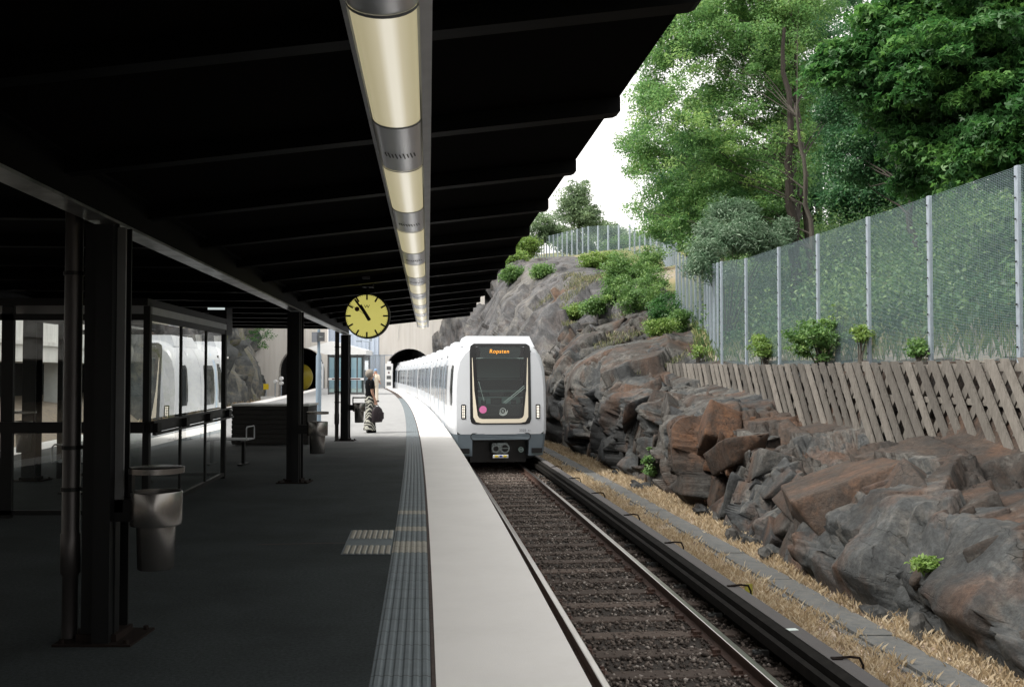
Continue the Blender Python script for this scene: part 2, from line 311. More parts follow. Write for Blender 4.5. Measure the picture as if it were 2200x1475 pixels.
M['amber'] = mat('amber_led', (.5,.2,.02), .5, emit=(1,.40,.04), estr=.7)
M['headl'] = mat('headlight_led', (.8,.75,.65), .3, emit=(1,.92,.8), estr=.8)
M['pink'] = mat('pink_disc', (.75,.2,.45), .5)
M['markwhite'] = mat('white_print', (.6,.68,.66), .5)
M['greyprint'] = mat('grey_print', (.12,.13,.15), .5)
M['rubber'] = mat('rubber_bellows', (.02,.02,.022), .8)
M['clockface'] = mat('yellow_clock_face', (.62,.57,.16), .45, emit=(.9,.82,.22), estr=.26, var=(.68,.62,.22), vscale=4)
M['ink'] = mat('clock_ink', (.006,.006,.006), .5)
M['redink'] = mat('dark_red_hand', (.06,.01,.01), .5)
M['yellow'] = mat('yellow_hood', (.50,.40,.03), .4, var=(.4,.31,.03), vscale=5)
M['yellowsign'] = mat('yellow_sign', (.65,.48,.02), .5)
M['bluesteel'] = mat('blue_grey_paint', (.20,.26,.32), .45, var=(.16,.21,.26), vscale=8)
M['whitepaint'] = mat('white_paint', (.75,.76,.76), .5, var=(.66,.67,.68), vscale=3)
M['bluewall'] = mat('pale_blue_panel', (.60,.68,.80), .5, var=(.54,.62,.74), vscale=1.5, stretch=(3,1,.2))
M['grey'] = mat('grey_paint', (.09,.093,.096), .6, var=(.12,.125,.13), vscale=4)
M['tunnel'] = mat('tunnel_dark', (.02,.02,.02), .95)
M['glass'] = glass_mat('pane_glass')
M['tglass'] = glass_mat('windscreen_glass', (.62,.72,.70), 1.45, .0, .9)
M['skin'] = mat('skin', (.42,.24,.17), .55); M['hairg'] = mat('grey_hair', (.26,.23,.2), .8, var=(.4,.37,.33), vscale=60, bump=.8, bscale=90)
M['blackcloth'] = mat('black_cloth', (.004,.004,.005), .95, spec=.1)
M['bagcloth'] = mat('dark_bag', (.018,.012,.016), .6)
M['beige'] = mat('beige_cloth', (.62,.54,.44), .9, var=(.52,.45,.37), vscale=9)
M['bluecloth'] = mat('blue_cloth', (.22,.33,.5), .8); M['greybag'] = mat('grey_blue_bag', (.2,.25,.32), .8)

def zebra():
    m = bpy.data.materials.new('zebra_print'); m.use_nodes = True; nt = m.node_tree; b = nt.nodes['Principled BSDF']; b.inputs['Roughness'].default_value = .85
    tc = nt.nodes.new('ShaderNodeTexCoord'); w = nt.nodes.new('ShaderNodeTexWave'); w.inputs['Scale'].default_value = 5.5; w.inputs['Distortion'].default_value = 7; w.inputs['Detail'].default_value = 1.5; w.inputs['Detail Scale'].default_value = 1.2
    w.bands_direction = 'DIAGONAL'; r = nt.nodes.new('ShaderNodeValToRGB'); r.color_ramp.interpolation = 'CONSTANT'; r.color_ramp.elements[0].color = (.01,.01,.012,1); r.color_ramp.elements[1].position = .52; r.color_ramp.elements[1].color = (.42,.42,.37,1)
    nt.links.new(tc.outputs['Object'], w.inputs['Vector']); nt.links.new(w.outputs['Fac'], r.inputs[0]); nt.links.new(r.outputs[0], b.inputs['Base Color']); return m
M['zebra'] = zebra()

def lamp_mat():
    m = bpy.data.materials.new('lit_diffuser'); m.use_nodes = True; nt = m.node_tree; b = nt.nodes['Principled BSDF']
    b.inputs['Base Color'].default_value = (.45,.42,.33,1); b.inputs['Roughness'].default_value = .35
    a = nt.nodes.new('ShaderNodeAttribute'); a.attribute_name = 'tint'
    r = nt.nodes.new('ShaderNodeValToRGB'); e = r.color_ramp.elements
    e[0].color = (.42,.37,.22,1); e[1].color = (1.0,.95,.82,1); x = e.new(.5); x.color = (.56,.50,.34,1)
    nt.links.new(a.outputs['Fac'], r.inputs[0]); nt.links.new(r.outputs[0], b.inputs['Emission Color']); b.inputs['Emission Strength'].default_value = .42
    return m
M['lamp'] = lamp_mat()
ROCKC = [(0,(.006,.007,.008)),(.2,(.018,.020,.022)),(.38,(.038,.041,.042)),(.5,(.078,.075,.069)),(.60,(.031,.027,.024)),(.74,(.040,.028,.021)),(.88,(.070,.037,.021)),(1,(.105,.047,.02))]
ROCKF = [(0,(.015,.017,.02)),(.25,(.045,.047,.051)),(.45,(.078,.078,.081)),(.6,(.125,.12,.11)),(.75,(.065,.054,.045)),(1,(.105,.055,.03))]
M['rock'] = attr_mat('fractured_rock', ROCKC, .8, .9, 6, noise=(3.2,.62), spec=.35, cracks=1.6)
M['rockfar'] = attr_mat('pale_slab_rock', ROCKF, .8, .9, 4, noise=(1.6,.7), spec=.35, cracks=.55)
M['rockl'] = attr_mat('mossy_rock', [(0,(.03,.035,.035)),(.35,(.10,.105,.105)),(.55,(.19,.18,.15)),(.7,(.10,.11,.045)),(1,(.2,.15,.05))], .85, 1.0, 3, noise=(1.6,1.1))
M['hill'] = attr_mat('hillside_soil', [(0,(.06,.075,.025)),(.4,(.13,.14,.06)),(.7,(.24,.20,.12)),(1,(.25,.23,.21))], .95, .9, 14, noise=(1.5,.8))
def leafm(n, c0, c1, c2, t=.35): return attr_mat(n, [(0,c0),(.5,c1),(1,c2)], .5, 0, transl=t, spec=.4)
M['leaf_ash'] = leafm('leaf_mid_green', (.06,.14,.05), (.13,.255,.08), (.31,.43,.14), .5)
M['leaf_maple'] = leafm('leaf_dark_green', (.022,.075,.022), (.045,.135,.035), (.12,.26,.055), .4)
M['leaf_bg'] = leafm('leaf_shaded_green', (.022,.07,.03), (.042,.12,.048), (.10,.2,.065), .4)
M['leaf_willow'] = leafm('leaf_silver', (.05,.11,.055), (.12,.2,.12), (.33,.41,.31), .3)
M['leaf_bush'] = leafm('leaf_bush', (.05,.12,.03), (.11,.21,.06), (.22,.33,.09), .35)
M['leaf_yel'] = leafm('leaf_yellow_green', (.08,.15,.03), (.15,.245,.055), (.28,.36,.10), .4)
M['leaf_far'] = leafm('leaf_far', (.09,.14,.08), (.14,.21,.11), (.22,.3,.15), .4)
M['drygrass'] = leafm('dry_grass', (.26,.19,.11), (.43,.34,.22), (.60,.52,.39), .15)
M['litter'] = leafm('leaf_litter', (.16,.1,.07), (.34,.26,.2), (.5,.42,.34), .1)
M['stone'] = attr_mat('ballast_stone', [(0,(.034,.027,.023)),(.5,(.105,.085,.073)),(.85,(.175,.148,.13)),(1,(.32,.29,.265))], .9, .3, 60)
M['bark'] = mat('grey_bark', (.065,.058,.048), .9, var=(.035,.03,.025), vscale=9, stretch=(1,1,.25), bump=.6, bscale=25)
M['barkr'] = mat('dark_bark', (.026,.021,.017), .9, var=(.04,.032,.026), vscale=9, stretch=(1,1,.25), bump=.6, bscale=25)
# ================================================================ foliage and scatter helpers (numpy)
def bulk(name, V, FC, tint, m, parent=None, mats=None):
    """V (n,3), FC (k,4|3) faces, tint per face"""
    me = bpy.data.meshes.new(name); k, q = FC.shape
    me.vertices.add(len(V)); me.vertices.foreach_set('co', V.astype(np.float32).ravel())
    me.loops.add(k*q); me.loops.foreach_set('vertex_index', FC.astype(np.int32).ravel())
    me.polygons.add(k); me.polygons.foreach_set('loop_start', np.arange(0, k*q, q, dtype=np.int32)); me.polygons.foreach_set('loop_total', np.full(k, q, dtype=np.int32))
    at_ = me.attributes.new('tint', 'FLOAT', 'FACE'); at_.data.foreach_set('value', tint.astype(np.float32))
    me.materials.append(m); me.update(calc_edges=True); me.validate()
    o = bpy.data.objects.new(name, me); COL.objects.link(o)
    if parent is not None: o.parent = parent
    return o

def unit(a): return a/np.maximum(np.linalg.norm(a, axis=1, keepdims=True), 1e-6)
def leaf_quads(P, L, W, upbias=.6, out=None, droop=0.0):
    """P leaf positions -> folded diamond leaves"""
    n = len(P); nrm = rng.normal(size=(n,3)); nrm[:,2] = np.abs(nrm[:,2])*.6+upbias
    if out is not None: nrm += out*.7
    nrm = unit(nrm); d = rng.normal(size=(n,3)); d[:,2] -= droop; d = unit(d - nrm*np.sum(d*nrm, 1, keepdims=True)); s = np.cross(nrm, d)
    l = (L*rng.uniform(.6, 1.25, n))[:,None]; w = (W*rng.uniform(.6, 1.2, n))[:,None]
    a = P - d*l*.5; b = P + s*w*.5 + nrm*w*.12 - d*l*.05; c = P + d*l*.5 - np.array([0,0,1])*l*.12; e = P - s*w*.5 + nrm*w*.12 - d*l*.05
    V = np.stack([a,b,c,e], 1).reshape(-1,3); FC = np.arange(4*n).reshape(n,4)
    return V, FC

def clumps(ells, n, zlo=None):
    """clump centres spread through ellipsoids (cx,cy,cz,rx,ry,rz), more towards the shell"""
    vol = np.array([e[3]*e[4]*e[5] for e in ells])**(2/3); pick = rng.choice(len(ells), n, p=vol/vol.sum()); E = np.array(ells)[pick]
    d = unit(rng.normal(size=(n,3))); r = rng.uniform(0, 1, n)**.45
    return E[:,:3] + d*E[:,3:]*r[:,None], d

def crown_mesh(name, ells, ncl, per, crad, L, W, m, parent, flat=.55, droop=0.0, star=False):
    C, D = clumps(ells, ncl); rad = crad*rng.uniform(.6, 1.35, ncl)
    idx = np.repeat(np.arange(ncl), (per*rng.uniform(.5, 1.4, ncl)).astype(int)); n = len(idx)
    dd = unit(rng.normal(size=(n,3))); rr = rng.uniform(0, 1, n)**.5
    off = dd*rr[:,None]*rad[idx][:,None]; off[:,2] *= flat; off[:,2] -= droop*rr*rad[idx]
    P = C[idx] + off
    V, FC = leaf_quads(P, L, W, out=dd*.5, droop=droop)
    t = np.clip(rng.normal(.45, .16, ncl)[idx] + rng.normal(0, .14, n), 0, 1)
    if star:            # palmate leaves: two more blades crossing each leaf
        V0, F0, t0 = V.copy(), FC.copy(), t.copy()
        for ang in (1.1, -1.1):
            Q = V0.reshape(n,4,3); a = Q[:,0]; ax = unit(np.cross(Q[:,1]-Q[:,3], Q[:,2]-Q[:,0])); vec = Q - a[:,None]
            co, si = math.cos(ang), math.sin(ang); axx = ax[:,None].repeat(4, 1)
            rot = vec*co + np.cross(axx, vec)*si + axx*np.sum(axx*vec, 2, keepdims=True)*(1-co)
            nv = len(V); V = np.concatenate([V, (a[:,None]+rot*.8).reshape(-1,3)]); FC = np.concatenate([FC, F0+nv]); t = np.concatenate([t, t0])
    off0 = np.array(parent.location) if parent is not None else 0
    return bulk(name, V-off0, FC, t, m, parent), C

def stems(ptsA, r0, r1, mb, targets=(), nl=0, trunkfrom=.35):
    P = [Vector(p) for p in ptsA]; n = len(P); mb.tube(P, [r0+(r1-r0)*i/(n-1) for i in range(n)], 9)
    T = list(targets); random.shuffle(T)
    for c in T[:nl]:
        c = Vector(c); best = None
        for i in range(int(n*trunkfrom), n):
            dz = c.z-P[i].z; d = (c-P[i]).length + (3 if dz < .2 else 0) + abs(dz-.6*math.hypot(c.x-P[i].x, c.y-P[i].y))*.6
            if best is None or d < best[0]: best = (d, i)
        b = P[best[1]]; rb = (r0+(r1-r0)*best[1]/(n-1))*.45
        mid = b.lerp(c, .5)+Vector((random.uniform(-.3,.3), random.uniform(-.3,.3), random.uniform(-.1,.5)))
        q1 = b.lerp(mid, .5)+Vector((0,0,.08)); mb.tube([b, q1, mid, c], [rb, rb*.75, rb*.5, rb*.18], 6)

def tree(name, label, base, path, ells, ncl, per, crad, L, W, lm, bm_, nl=18, r0=.16, r1=.03, cat='tree', group=None, extra=(), **k):
    t = thing(name, base, label, cat, group)
    cr, C = crown_mesh('crown', ells, ncl, per, crad, L, W, lm, t, **k)
    mb = MB(); stems(path, r0, r1, mb, [tuple(c) for c in C], nl)
    for pth, a, b in extra: stems(pth, a, b, mb, [tuple(c) for c in C], nl//2)
    mk('trunk', mb, bm_, t, smooth=True); return t

def bush(name, label, base, ells, ncl, per, crad, L, W, lm, cat='bush', group=None, nst=7, **k):
    t = thing(name, base, label, cat, group); cr, C = crown_mesh('foliage', ells, ncl, per, crad, L, W, lm, t, **k)
    mb = MB(); b = Vector(base); idx = list(range(len(C))); random.shuffle(idx)
    for i in idx[:nst]:
        c = Vector(C[i]); mb.tube([b+Vector((random.uniform(-.08,.08), random.uniform(-.08,.08), -.05)), b.lerp(c, .5)+Vector((0,0,.1*(c-b).length)), c], [.022,.014,.005], 5)
    mk('stem', mb, M['bark'], t); return t

def ell(px, py, Y, rpx, rpy=None, ry=None):
    p = at(px, py, Y=Y); s = Y/F; rpy = rpy or rpx
    return (p.x, p.y, p.z, rpx*s, (ry or (rpx+rpy)/2*s), rpy*s)

# ================================================================ terrain on the right: rock face and hillside
SEC = [
 (-40,  [(5.8,-1.36),(6.0,-.7),(6.35,-.1),(7.3,.02),(8.4,.45),(8.72,1.62),(9.3,1.8),(17,5.4),(40,9)]),
 (2,  [(5.8,-1.36),(6.0,-.7),(6.35,-.1),(7.3,.02),(8.4,.45),(8.72,1.62),(9.3,1.8),(17,5.4),(40,7)]),
 (10, [(5.75,-1.36),(5.95,-.8),(6.45,-.25),(7.4,.12),(8.4,.42),(8.72,1.66),(9.3,1.82),(17,5.4),(40,7)]),
 (13.9,[(5.5,-1.36),(5.75,-.75),(6.25,-.15),(7.3,.2),(8.4,.50),(8.72,1.68),(9.3,1.82),(17,5.2),(40,7)]),
 (15.7,[(5.5,-1.36),(5.7,-.7),(6.15,-.05),(7.2,.35),(8.4,.72),(8.72,1.68),(9.3,1.82),(17,5.1),(40,7)]),
 (17, [(5.7,-1.36),(5.9,-.95),(6.5,-.5),(7.3,-.3),(8.4,.0),(8.72,1.68),(9.3,1.82),(17,5.1),(40,7)]),
 (19, [(5.9,-1.36),(6.1,-.75),(6.5,-.1),(7.3,.2),(8.4,.55),(8.72,1.7),(9.3,1.84),(17,5.0),(40,7)]),
 (21.4,[(6.1,-1.36),(6.15,-.5),(6.3,.35),(7.2,.4),(8.4,.55),(8.72,1.7),(9.3,1.85),(17,5.0),(40,7)]),
 (24.5,[(6.15,-1.36),(6.25,-.4),(6.4,.45),(7.2,.8),(8.4,1.05),(8.72,1.72),(9.3,1.87),(17,5.0),(40,7.4)]),
 (31, [(6.0,-1.36),(6.1,-.2),(6.4,.8),(7.2,1.15),(8.4,1.45),(8.75,1.75),(9.3,1.95),(17,5),(40,8)]),
 (38, [(6.0,-1.36),(6.15,0),(6.4,1.4),(7.4,2.1),(9,2.5),(10.2,2.85),(11,3.1),(18,5.5),(40,9)]),
 (48, [(6.0,-1.36),(6.2,.5),(6.6,2.3),(7.6,3.7),(10,4.15),(12.9,4.6),(14,5),(20,7.5),(40,11)]),
 (60, [(6.0,-1.36),(6.3,1),(7,3),(8.2,5.0),(11,7),(14,7.6),(17,8.2),(24,10),(45,13)]),
 (75, [(6.0,-1.36),(6.4,1.5),(7.4,4),(9,6.7),(12,8.8),(16,9),(19,9),(26,11),(45,14)]),
 (88, [(6.0,-1.36),(6.5,2),(7.7,5),(9.8,8.4),(12.5,10.8),(17,11.3),(22,11.3),(28,13),(45,15)]),
 (100,[(6.0,-1.36),(6.7,3),(8.4,7),(12.1,11.2),(13.5,12.4),(18,13.2),(22,13.9),(28,14.6),(45,16)]),
 (106,[(3.0,12.0),(6.0,12.3),(8.4,12.5),(12.1,12.8),(13.5,13.1),(18,13.8),(22,14.3),(28,15),(45,17)]),
 (128,[(3,13.5),(7,14.3),(10,14.8),(14,15.3),(18,15.7),(22,16),(26,16.4),(30,17),(50,19)]),
 (170,[(3,16),(7,17),(11,18),(15,19),(20,20),(26,21),(32,22),(38,22.5),(60,24)])]
SY = np.array([s[0] for s in SEC], float); SP = np.array([s[1] for s in SEC], float)
def sec_at(Y):
    Y = min(max(Y, SY[0]), SY[-1]); i = int(np.searchsorted(SY, Y, side='right'))-1; i = min(i, len(SY)-2); u = (Y-SY[i])/(SY[i+1]-SY[i])
    if Y < 100: u = u*u*(3-2*u)*.5+u*.5
    return SP[i]*(1-u)+SP[i+1]*u
def ground_z(X, Y):
    """undisturbed height of the right-hand terrain"""
    P = sec_at(Y); w = X-cR(Y); return float(np.interp(w, P[:,0], P[:,1]))

def facet(P, nseed, lo, hi, slope, off, scale=(1,1,1), seed=1, crack=.0, crackw=.05, k=.32):
    """continuous broken surface: upper envelope of randomly tilted planes, one per seed, falling off with distance"""
    g = np.random.default_rng(seed); S = g.uniform(lo, hi, (nseed,3)); sc = np.array(scale)
    kd = kdtree.KDTree(nseed)
    for i, s_ in enumerate(S*sc): kd.insert(s_, i)
    kd.balance(); G = g.normal(0, slope, (nseed,3)); G -= 0; H = g.normal(0, off, nseed); T = g.uniform(0, 1, nseed)
    Q = P*sc; K = 6; I = np.empty((len(P),K), int); Dd = np.empty((len(P),K))
    for j in range(len(P)):
        r = kd.find_n(Q[j], K)
        for q in range(K): I[j,q] = r[q][1]; Dd[j,q] = r[q][2]
    val = H[I] + np.sum(G[I]*(P[:,None,:]-S[I]), 2) + k*Dd
    o = np.argsort(val, axis=1); best = o[:,0]; ar = np.arange(len(P)); d = val[ar,best]; second = val[ar,o[:,1]]
    edge = second-d
    if crack: d = d - crack*np.clip(1-edge/crackw, 0, 1)
    return d, T[I[ar,best]], edge
def vnoise(P, sc, seed, octv=4):
    from mathutils import noise
    return np.array([noise.fractal(Vector(p*sc)+Vector((seed,0,0)), 1.0, 2.0, octv, noise_basis='PERLIN_ORIGINAL') for p in P])

def terrain():
    Ys = np.concatenate([np.arange(-34, 3, .6), np.arange(3, 11, .12), np.arange(11, 30, .055), np.arange(30, 50, .11), np.arange(50, 104.9, .25), np.arange(104.9, 170, 1.6)])
    A, B = 120, 60; rows = []
    for Y in Ys:
        P = sec_at(Y); seg = P[:6]; d = np.concatenate([[0], np.cumsum(np.hypot(*np.diff(seg, axis=0).T))]); t = np.linspace(0, d[-1], A)
        w = np.interp(t, d, seg[:,0]); z = np.interp(t, d, seg[:,1])
        seg = P[5:]; d = np.concatenate([[0], np.cumsum(np.hypot(*np.diff(seg, axis=0).T))]); t = (np.linspace(0, 1, B+1)[1:]**1.7)*d[-1]
        w = np.concatenate([w, np.interp(t, d, seg[:,0])]); z = np.concatenate([z, np.interp(t, d, seg[:,1])])
        rows.append(np.stack([w+cR(Y), np.full(A+B, Y), z], 1))
    G = np.array(rows); nr, nc, _ = G.shape
    # soften the section corners
    for _ in range(3): G[:,1:-1,0::2] = G[:,1:-1,0::2]*.5 + (G[:,:-2,0::2]+G[:,2:,0::2])*.25
    dy = np.gradient(G, axis=0); dx = np.gradient(G, axis=1); N = np.cross(dx, dy); N /= np.linalg.norm(N, axis=2, keepdims=True)+1e-9
    if N[5,5,0] > 0: N = -N
    flat = G.reshape(-1,3); rock = (np.arange(nc) < A+6)[None].repeat(nr, 0).ravel(); Yf = flat[:,1]
    far = np.clip((Yf-35)/30, 0, 1)
    # fracture frame: beds dip towards the camera side
    th = R(32); Q = flat.copy(); Q[:,1] = flat[:,1]*math.cos(th)+flat[:,2]*math.sin(th); Q[:,2] = -flat[:,1]*math.sin(th)+flat[:,2]*math.cos(th)
    lo = Q[rock].min(0)-.5; hi = Q[rock].max(0)+.5; r = np.where(rock)[0]
    disp = np.zeros(len(flat)); tint = np.full(len(flat), .5); edge = np.ones(len(flat))
    near = r[Yf[r] < 52]; fr = r[Yf[r] >= 44]
    def dens(I, s, sc): 
        l, h = Q[I].min(0)-.3, Q[I].max(0)+.3; v = np.prod((h-l)*np.array(sc)); return int(v/s**3), l, h
    n1, l, h = dens(near, 2.3, (1,.7,1.3)); n1 = min(n1, 60000)
    d1, t1, e1 = facet(Q[near], n1, l, h, .34, .15, (1,.7,1.3), 3, .16, .05, k=.10)
    n2, l, h = dens(near, .7, (1,.8,1.6)); n2 = min(n2, 150000)
    d2, t2, e2 = facet(Q[near], n2, l, h, .34, .08, (1,.8,1.6), 5, .05, .025, k=.08)
    n3, l, h = dens(fr, 3.4, (1,.45,1.3)); d3, t3, e3 = facet(Q[fr], min(n3, 40000), l, h, .22, .40, (1,.35,1.7), 9, .15, .1, k=.06)
    n4, l, h = dens(fr, 1.2, (1,.35,1.6)); d4, t4, e4 = facet(Q[fr], min(n4, 120000), l, h, .18, .09, (1,.3,1.9), 12, .05, .04, k=.05)
    a = np.zeros(len(flat)); ta = np.zeros(len(flat)); b = np.zeros(len(flat)); tb = np.zeros(len(flat))
    n5, l, h = dens(near, .24, (1,.8,1.6)); d5, t5, e5 = facet(Q[near], min(n5,150000), l, h, .28, .018, (1,.8,1.6), 8, .0, .03, k=.06)
    dn = d1+d2+d5; a[near] = np.clip(dn-np.percentile(dn, 55), -.5, .5)+.05; ta[near] = t1*.75+t2*.25; dn = (d3+d4)*.8; b[fr] = dn-np.mean(dn)+.05; tb[fr] = t3*.6+t4*.4
    k = np.clip((Yf-44)/8, 0, 1); disp = a*(1-k)+b*k; tt = ta*(1-k)+tb*k
    disp += .012*vnoise(flat, 3.2, 4.0, 5)
    colI = np.tile(np.arange(nc), nr); fade = np.clip((A+3-colI)/14, 0, 1); fade = np.where(Yf > 104.5, fade*.2, fade)
    disp = disp*fade + (1-fade)*.12*vnoise(flat, .5, 9, 3)
    # keep the rock shallow where the boards and the fence stand, leave the foot on the ground
    wf = flat[:,0]-np.array([cR(y) for y in Yf]); top = (Yf < 33) & (wf > 7.75); disp[top] = np.minimum(disp[top], .02)
    foot = np.clip(colI/8, 0, 1)
    # overhanging rust-coloured block and other named bulges: (Y, z, ry, rz, out)
    for (by, bz, ry, rz, o_) in ((21.6,.15,1.1,.75,.62),(15.0,-.2,1.7,.8,.35),(26.5,.4,1.3,.7,.3),(12.5,-.5,1.0,.7,.3),(30.5,.7,1.5,.8,.35),(36,1.0,2.2,1.1,.45),(41,.6,1.6,1.6,.35)):
        m_ = (np.abs((Yf-by)/ry)**2.4 + np.abs((flat[:,2]-bz)/rz)**2.4); disp += .35*o_*np.clip(1.15-m_, 0, 1)**.6*fade
    NN = N.reshape(-1,3).copy(); disp = np.where(top, np.minimum(disp, .02), disp); upf = np.clip(NN[:,2], 0, 1); disp = np.where((Yf < 33) & (disp > 0), disp*(1-.75*upf**1.5), disp)
    disp = np.where(Yf > 52, disp*(1-.6*upf), disp)
    D = flat + N.reshape(-1,3)*disp[:,None]*(.25+.75*foot)[:,None]
    D[colI == 0, 2] = -1.55
    # tint: grey / brown / rust by block; slower regional patches
    reg = vnoise(flat, .16, 21, 3)
    tn = .02+.62*tt+.30*reg
    rust = np.exp(-((Yf-21.8)/1.2)**2-((flat[:,2]-.1)/.9)**2)+.7*np.exp(-((Yf-14.6)/1.6)**2-((flat[:,2]+.3)/.6)**2)+.5*np.exp(-((Yf-36)/1.2)**2-((flat[:,2]-.9)/1.2)**2)+.6*np.exp(-((Yf-62)/2.5)**2-((flat[:,2]-6.5)/1.2)**2)
    tn = tn*(1-np.clip(rust, 0, 1))+np.clip(rust, 0, 1)*(.78+.22*tt)
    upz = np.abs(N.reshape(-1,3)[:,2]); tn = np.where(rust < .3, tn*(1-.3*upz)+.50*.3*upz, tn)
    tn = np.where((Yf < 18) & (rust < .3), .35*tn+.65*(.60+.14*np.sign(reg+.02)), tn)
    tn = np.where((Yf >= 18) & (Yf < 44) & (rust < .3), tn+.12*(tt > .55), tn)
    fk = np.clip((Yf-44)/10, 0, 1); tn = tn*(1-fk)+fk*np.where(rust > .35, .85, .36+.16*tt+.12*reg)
    faces = lambda c0, c1, ra, rb: np.array([(i*nc+j, i*nc+j+1, (i+1)*nc+j+1, (i+1)*nc+j) for i in range(ra, rb) for j in range(c0, c1)])
    out = []
    isp = int(np.searchsorted(Ys, 46.0))
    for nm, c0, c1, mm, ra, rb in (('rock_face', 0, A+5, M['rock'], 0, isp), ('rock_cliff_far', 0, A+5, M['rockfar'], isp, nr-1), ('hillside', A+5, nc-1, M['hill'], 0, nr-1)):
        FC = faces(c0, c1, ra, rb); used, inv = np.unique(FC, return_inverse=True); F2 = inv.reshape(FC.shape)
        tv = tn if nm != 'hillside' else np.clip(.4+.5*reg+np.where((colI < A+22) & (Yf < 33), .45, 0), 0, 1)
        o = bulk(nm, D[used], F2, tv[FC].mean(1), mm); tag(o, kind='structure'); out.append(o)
    return D.reshape(nr, nc, 3), Ys
TG, TYs = terrain()
def rock_blocks():
    from mathutils import noise
    g = random.Random(5); V = []; Fc = []; T = []
    spec = []
    Y = 8.0
    def put(Y, u, sy, sz, sd, tint, sink=.32, rot=None, out=0):
        P = sec_at(Y)[:5]; dd = np.concatenate([[0], np.cumsum(np.hypot(*np.diff(P, axis=0).T))]); t = u*dd[-1]; w = float(np.interp(t, dd, P[:,0])); z = float(np.interp(t, dd, P[:,1]))
        a = P[int(np.searchsorted(dd, t))-1 if t > 0 else 0]; k = min(max(int(np.searchsorted(dd, t)),1), 4); tv = P[k]-P[k-1]; tv = tv/np.hypot(*tv); n = np.array([-tv[1], tv[0]])
        sh = max(0, min(1, (w-6.6)/1.2)) if Y < 33 else 0
        ctr = Vector((XR(w+n[0]*(out-sink*sd), Y), Y, z+n[1]*(out-sink*sd)-sh*sz*.32))
        nv = Vector((n[0], 0, n[1])).normalized(); nv = (nv + Vector((g.gauss(0,.10), g.gauss(0,.14), g.gauss(0,.10)))).normalized()
        pts = []
        for cx in (-1,1):
            for cy in (-1,1):
                for cz in (-1,1):
                    if g.random() < .16: continue
                    pts.append(Vector((cx*sd/2*g.uniform(.62,1.0), cy*sy/2*g.uniform(.68,1.05), cz*sz/2*g.uniform(.68,1.05))))
        for _ in range(4): pts.append(Vector((g.uniform(-.5,.5)*sd*.95, g.uniform(-.5,.5)*sy*.95, g.uniform(-.5,.5)*sz*.95)))
        bm = bmesh.new()
        for p in pts: bm.verts.new(p)
        bmesh.ops.convex_hull(bm, input=bm.verts[:]); 
        bmesh.ops.delete(bm, geom=[v for v in bm.verts if not v.link_faces], context='VERTS')
        bmesh.ops.dissolve_limit(bm, angle_limit=R(14), verts=bm.verts[:], edges=bm.edges[:])
        try: bmesh.ops.bevel(bm, geom=bm.edges[:], offset=.022*min(sy,sz,1.0), segments=1, affect='EDGES')
        except Exception: pass
        bmesh.ops.triangulate(bm, faces=bm.faces[:])
        for _ in range(3):
            L = [e for e in bm.edges if e.calc_length() > .17*max(1,Y/22)]
            if L: bmesh.ops.subdivide_edges(bm, edges=L, cuts=1); bmesh.ops.triangulate(bm, faces=bm.faces[:])
        if rot is None:
            ez = Vector((-.1,1,0)).cross(nv)*-1; ez.normalize(); ey = ez.cross(nv).normalized(); sp = Matrix.Rotation(g.gauss(R(-10),.22), 3, nv)
            E = sp @ Matrix((( nv.x, ey.x, ez.x),(nv.y, ey.y, ez.y),(nv.z, ey.z, ez.z)))
        else: E = Matrix.Rotation(math.atan2(.084+Y/1200,1)+g.gauss(0,.15), 3, 'Z') @ Matrix.Rotation(rot, 3, 'X') @ Matrix.Rotation(R(18), 3, 'Y')
        bm.verts.ensure_lookup_table(); bm.verts.index_update(); bm.normal_update(); o = len(V)
        for v in bm.verts:
            q = E @ v.co + ctr; nn = E @ v.normal; q = q + nn*(.014*noise.fractal(q*2.6, 1, 2, 4)+.008*noise.noise(q*11)); V.append(tuple(q))
        for f in bm.faces: Fc.append([o+v.index for v in f.verts]); T.append(tint+.03*g.uniform(-1,1))
        bm.free()
    while Y < 49:
        sc = 1 if Y < 34 else 1.35
        for q_ in range(4 if Y < 34 else 4):
            big = q_ < 1
            sy = (g.uniform(1.1,2.3) if big else g.choice((.35,.5,.7,.9))*g.uniform(.8,1.15))*sc; sz = sy*(g.uniform(.5,.8) if Y < 24 else g.uniform(.9,1.5)*(.62 if big else 1)); sd = max(.45, min(sy,1.2)*.5)
            reg = noise.noise(Vector((Y*.2, 7.7, 0)))
            base = ((.60,.66,.70,.28,.34,.63,.76) if Y < 17 else (.30,.38,.46,.28,.42,.2) if Y < 20.2 else (.80,.88,.7,.3) if Y < 23.2 else (.3,.62,.66,.2,.42,.6) if Y < 34 else (.2,.3,.36,.42,.6))
            u = g.uniform(.0,.72 if Y < 22 else .80 if Y < 33 else .93); tn = g.choice(base)+.12*reg
            if Y > 26 and u > .55: tn = g.uniform(.44,.54)
            put(Y+g.uniform(-.4,.4), u, sy, sz, sd, min(max(tn,.03),.9), sink=g.uniform(.34,.44) if big else g.uniform(.24,.42))
        Y += .55*sc
    # named large blocks: rust overhang, pale ledge blocks, the big brown slab close by
    put(21.7,.42,1.5,1.1,.9,.90,.22,R(-38)); put(22.6,.30,1.2,1.2,.9,.84,.30,R(-35))
    put(19.2,.45,1.5,.8,1.0,.47,.32,R(-12)); put(18.8,.14,1.1,.9,.8,.30,.34,R(-5))
    put(15.1,.40,2.6,1.7,.9,.74,.30); put(13.2,.34,2.1,1.4,.8,.66,.40); put(14.6,.12,1.8,1.0,.8,.62,.40); put(12.0,.2,1.8,1.2,.8,.30,.40); put(11.2,.45,2.0,1.2,.8,.62,.40)
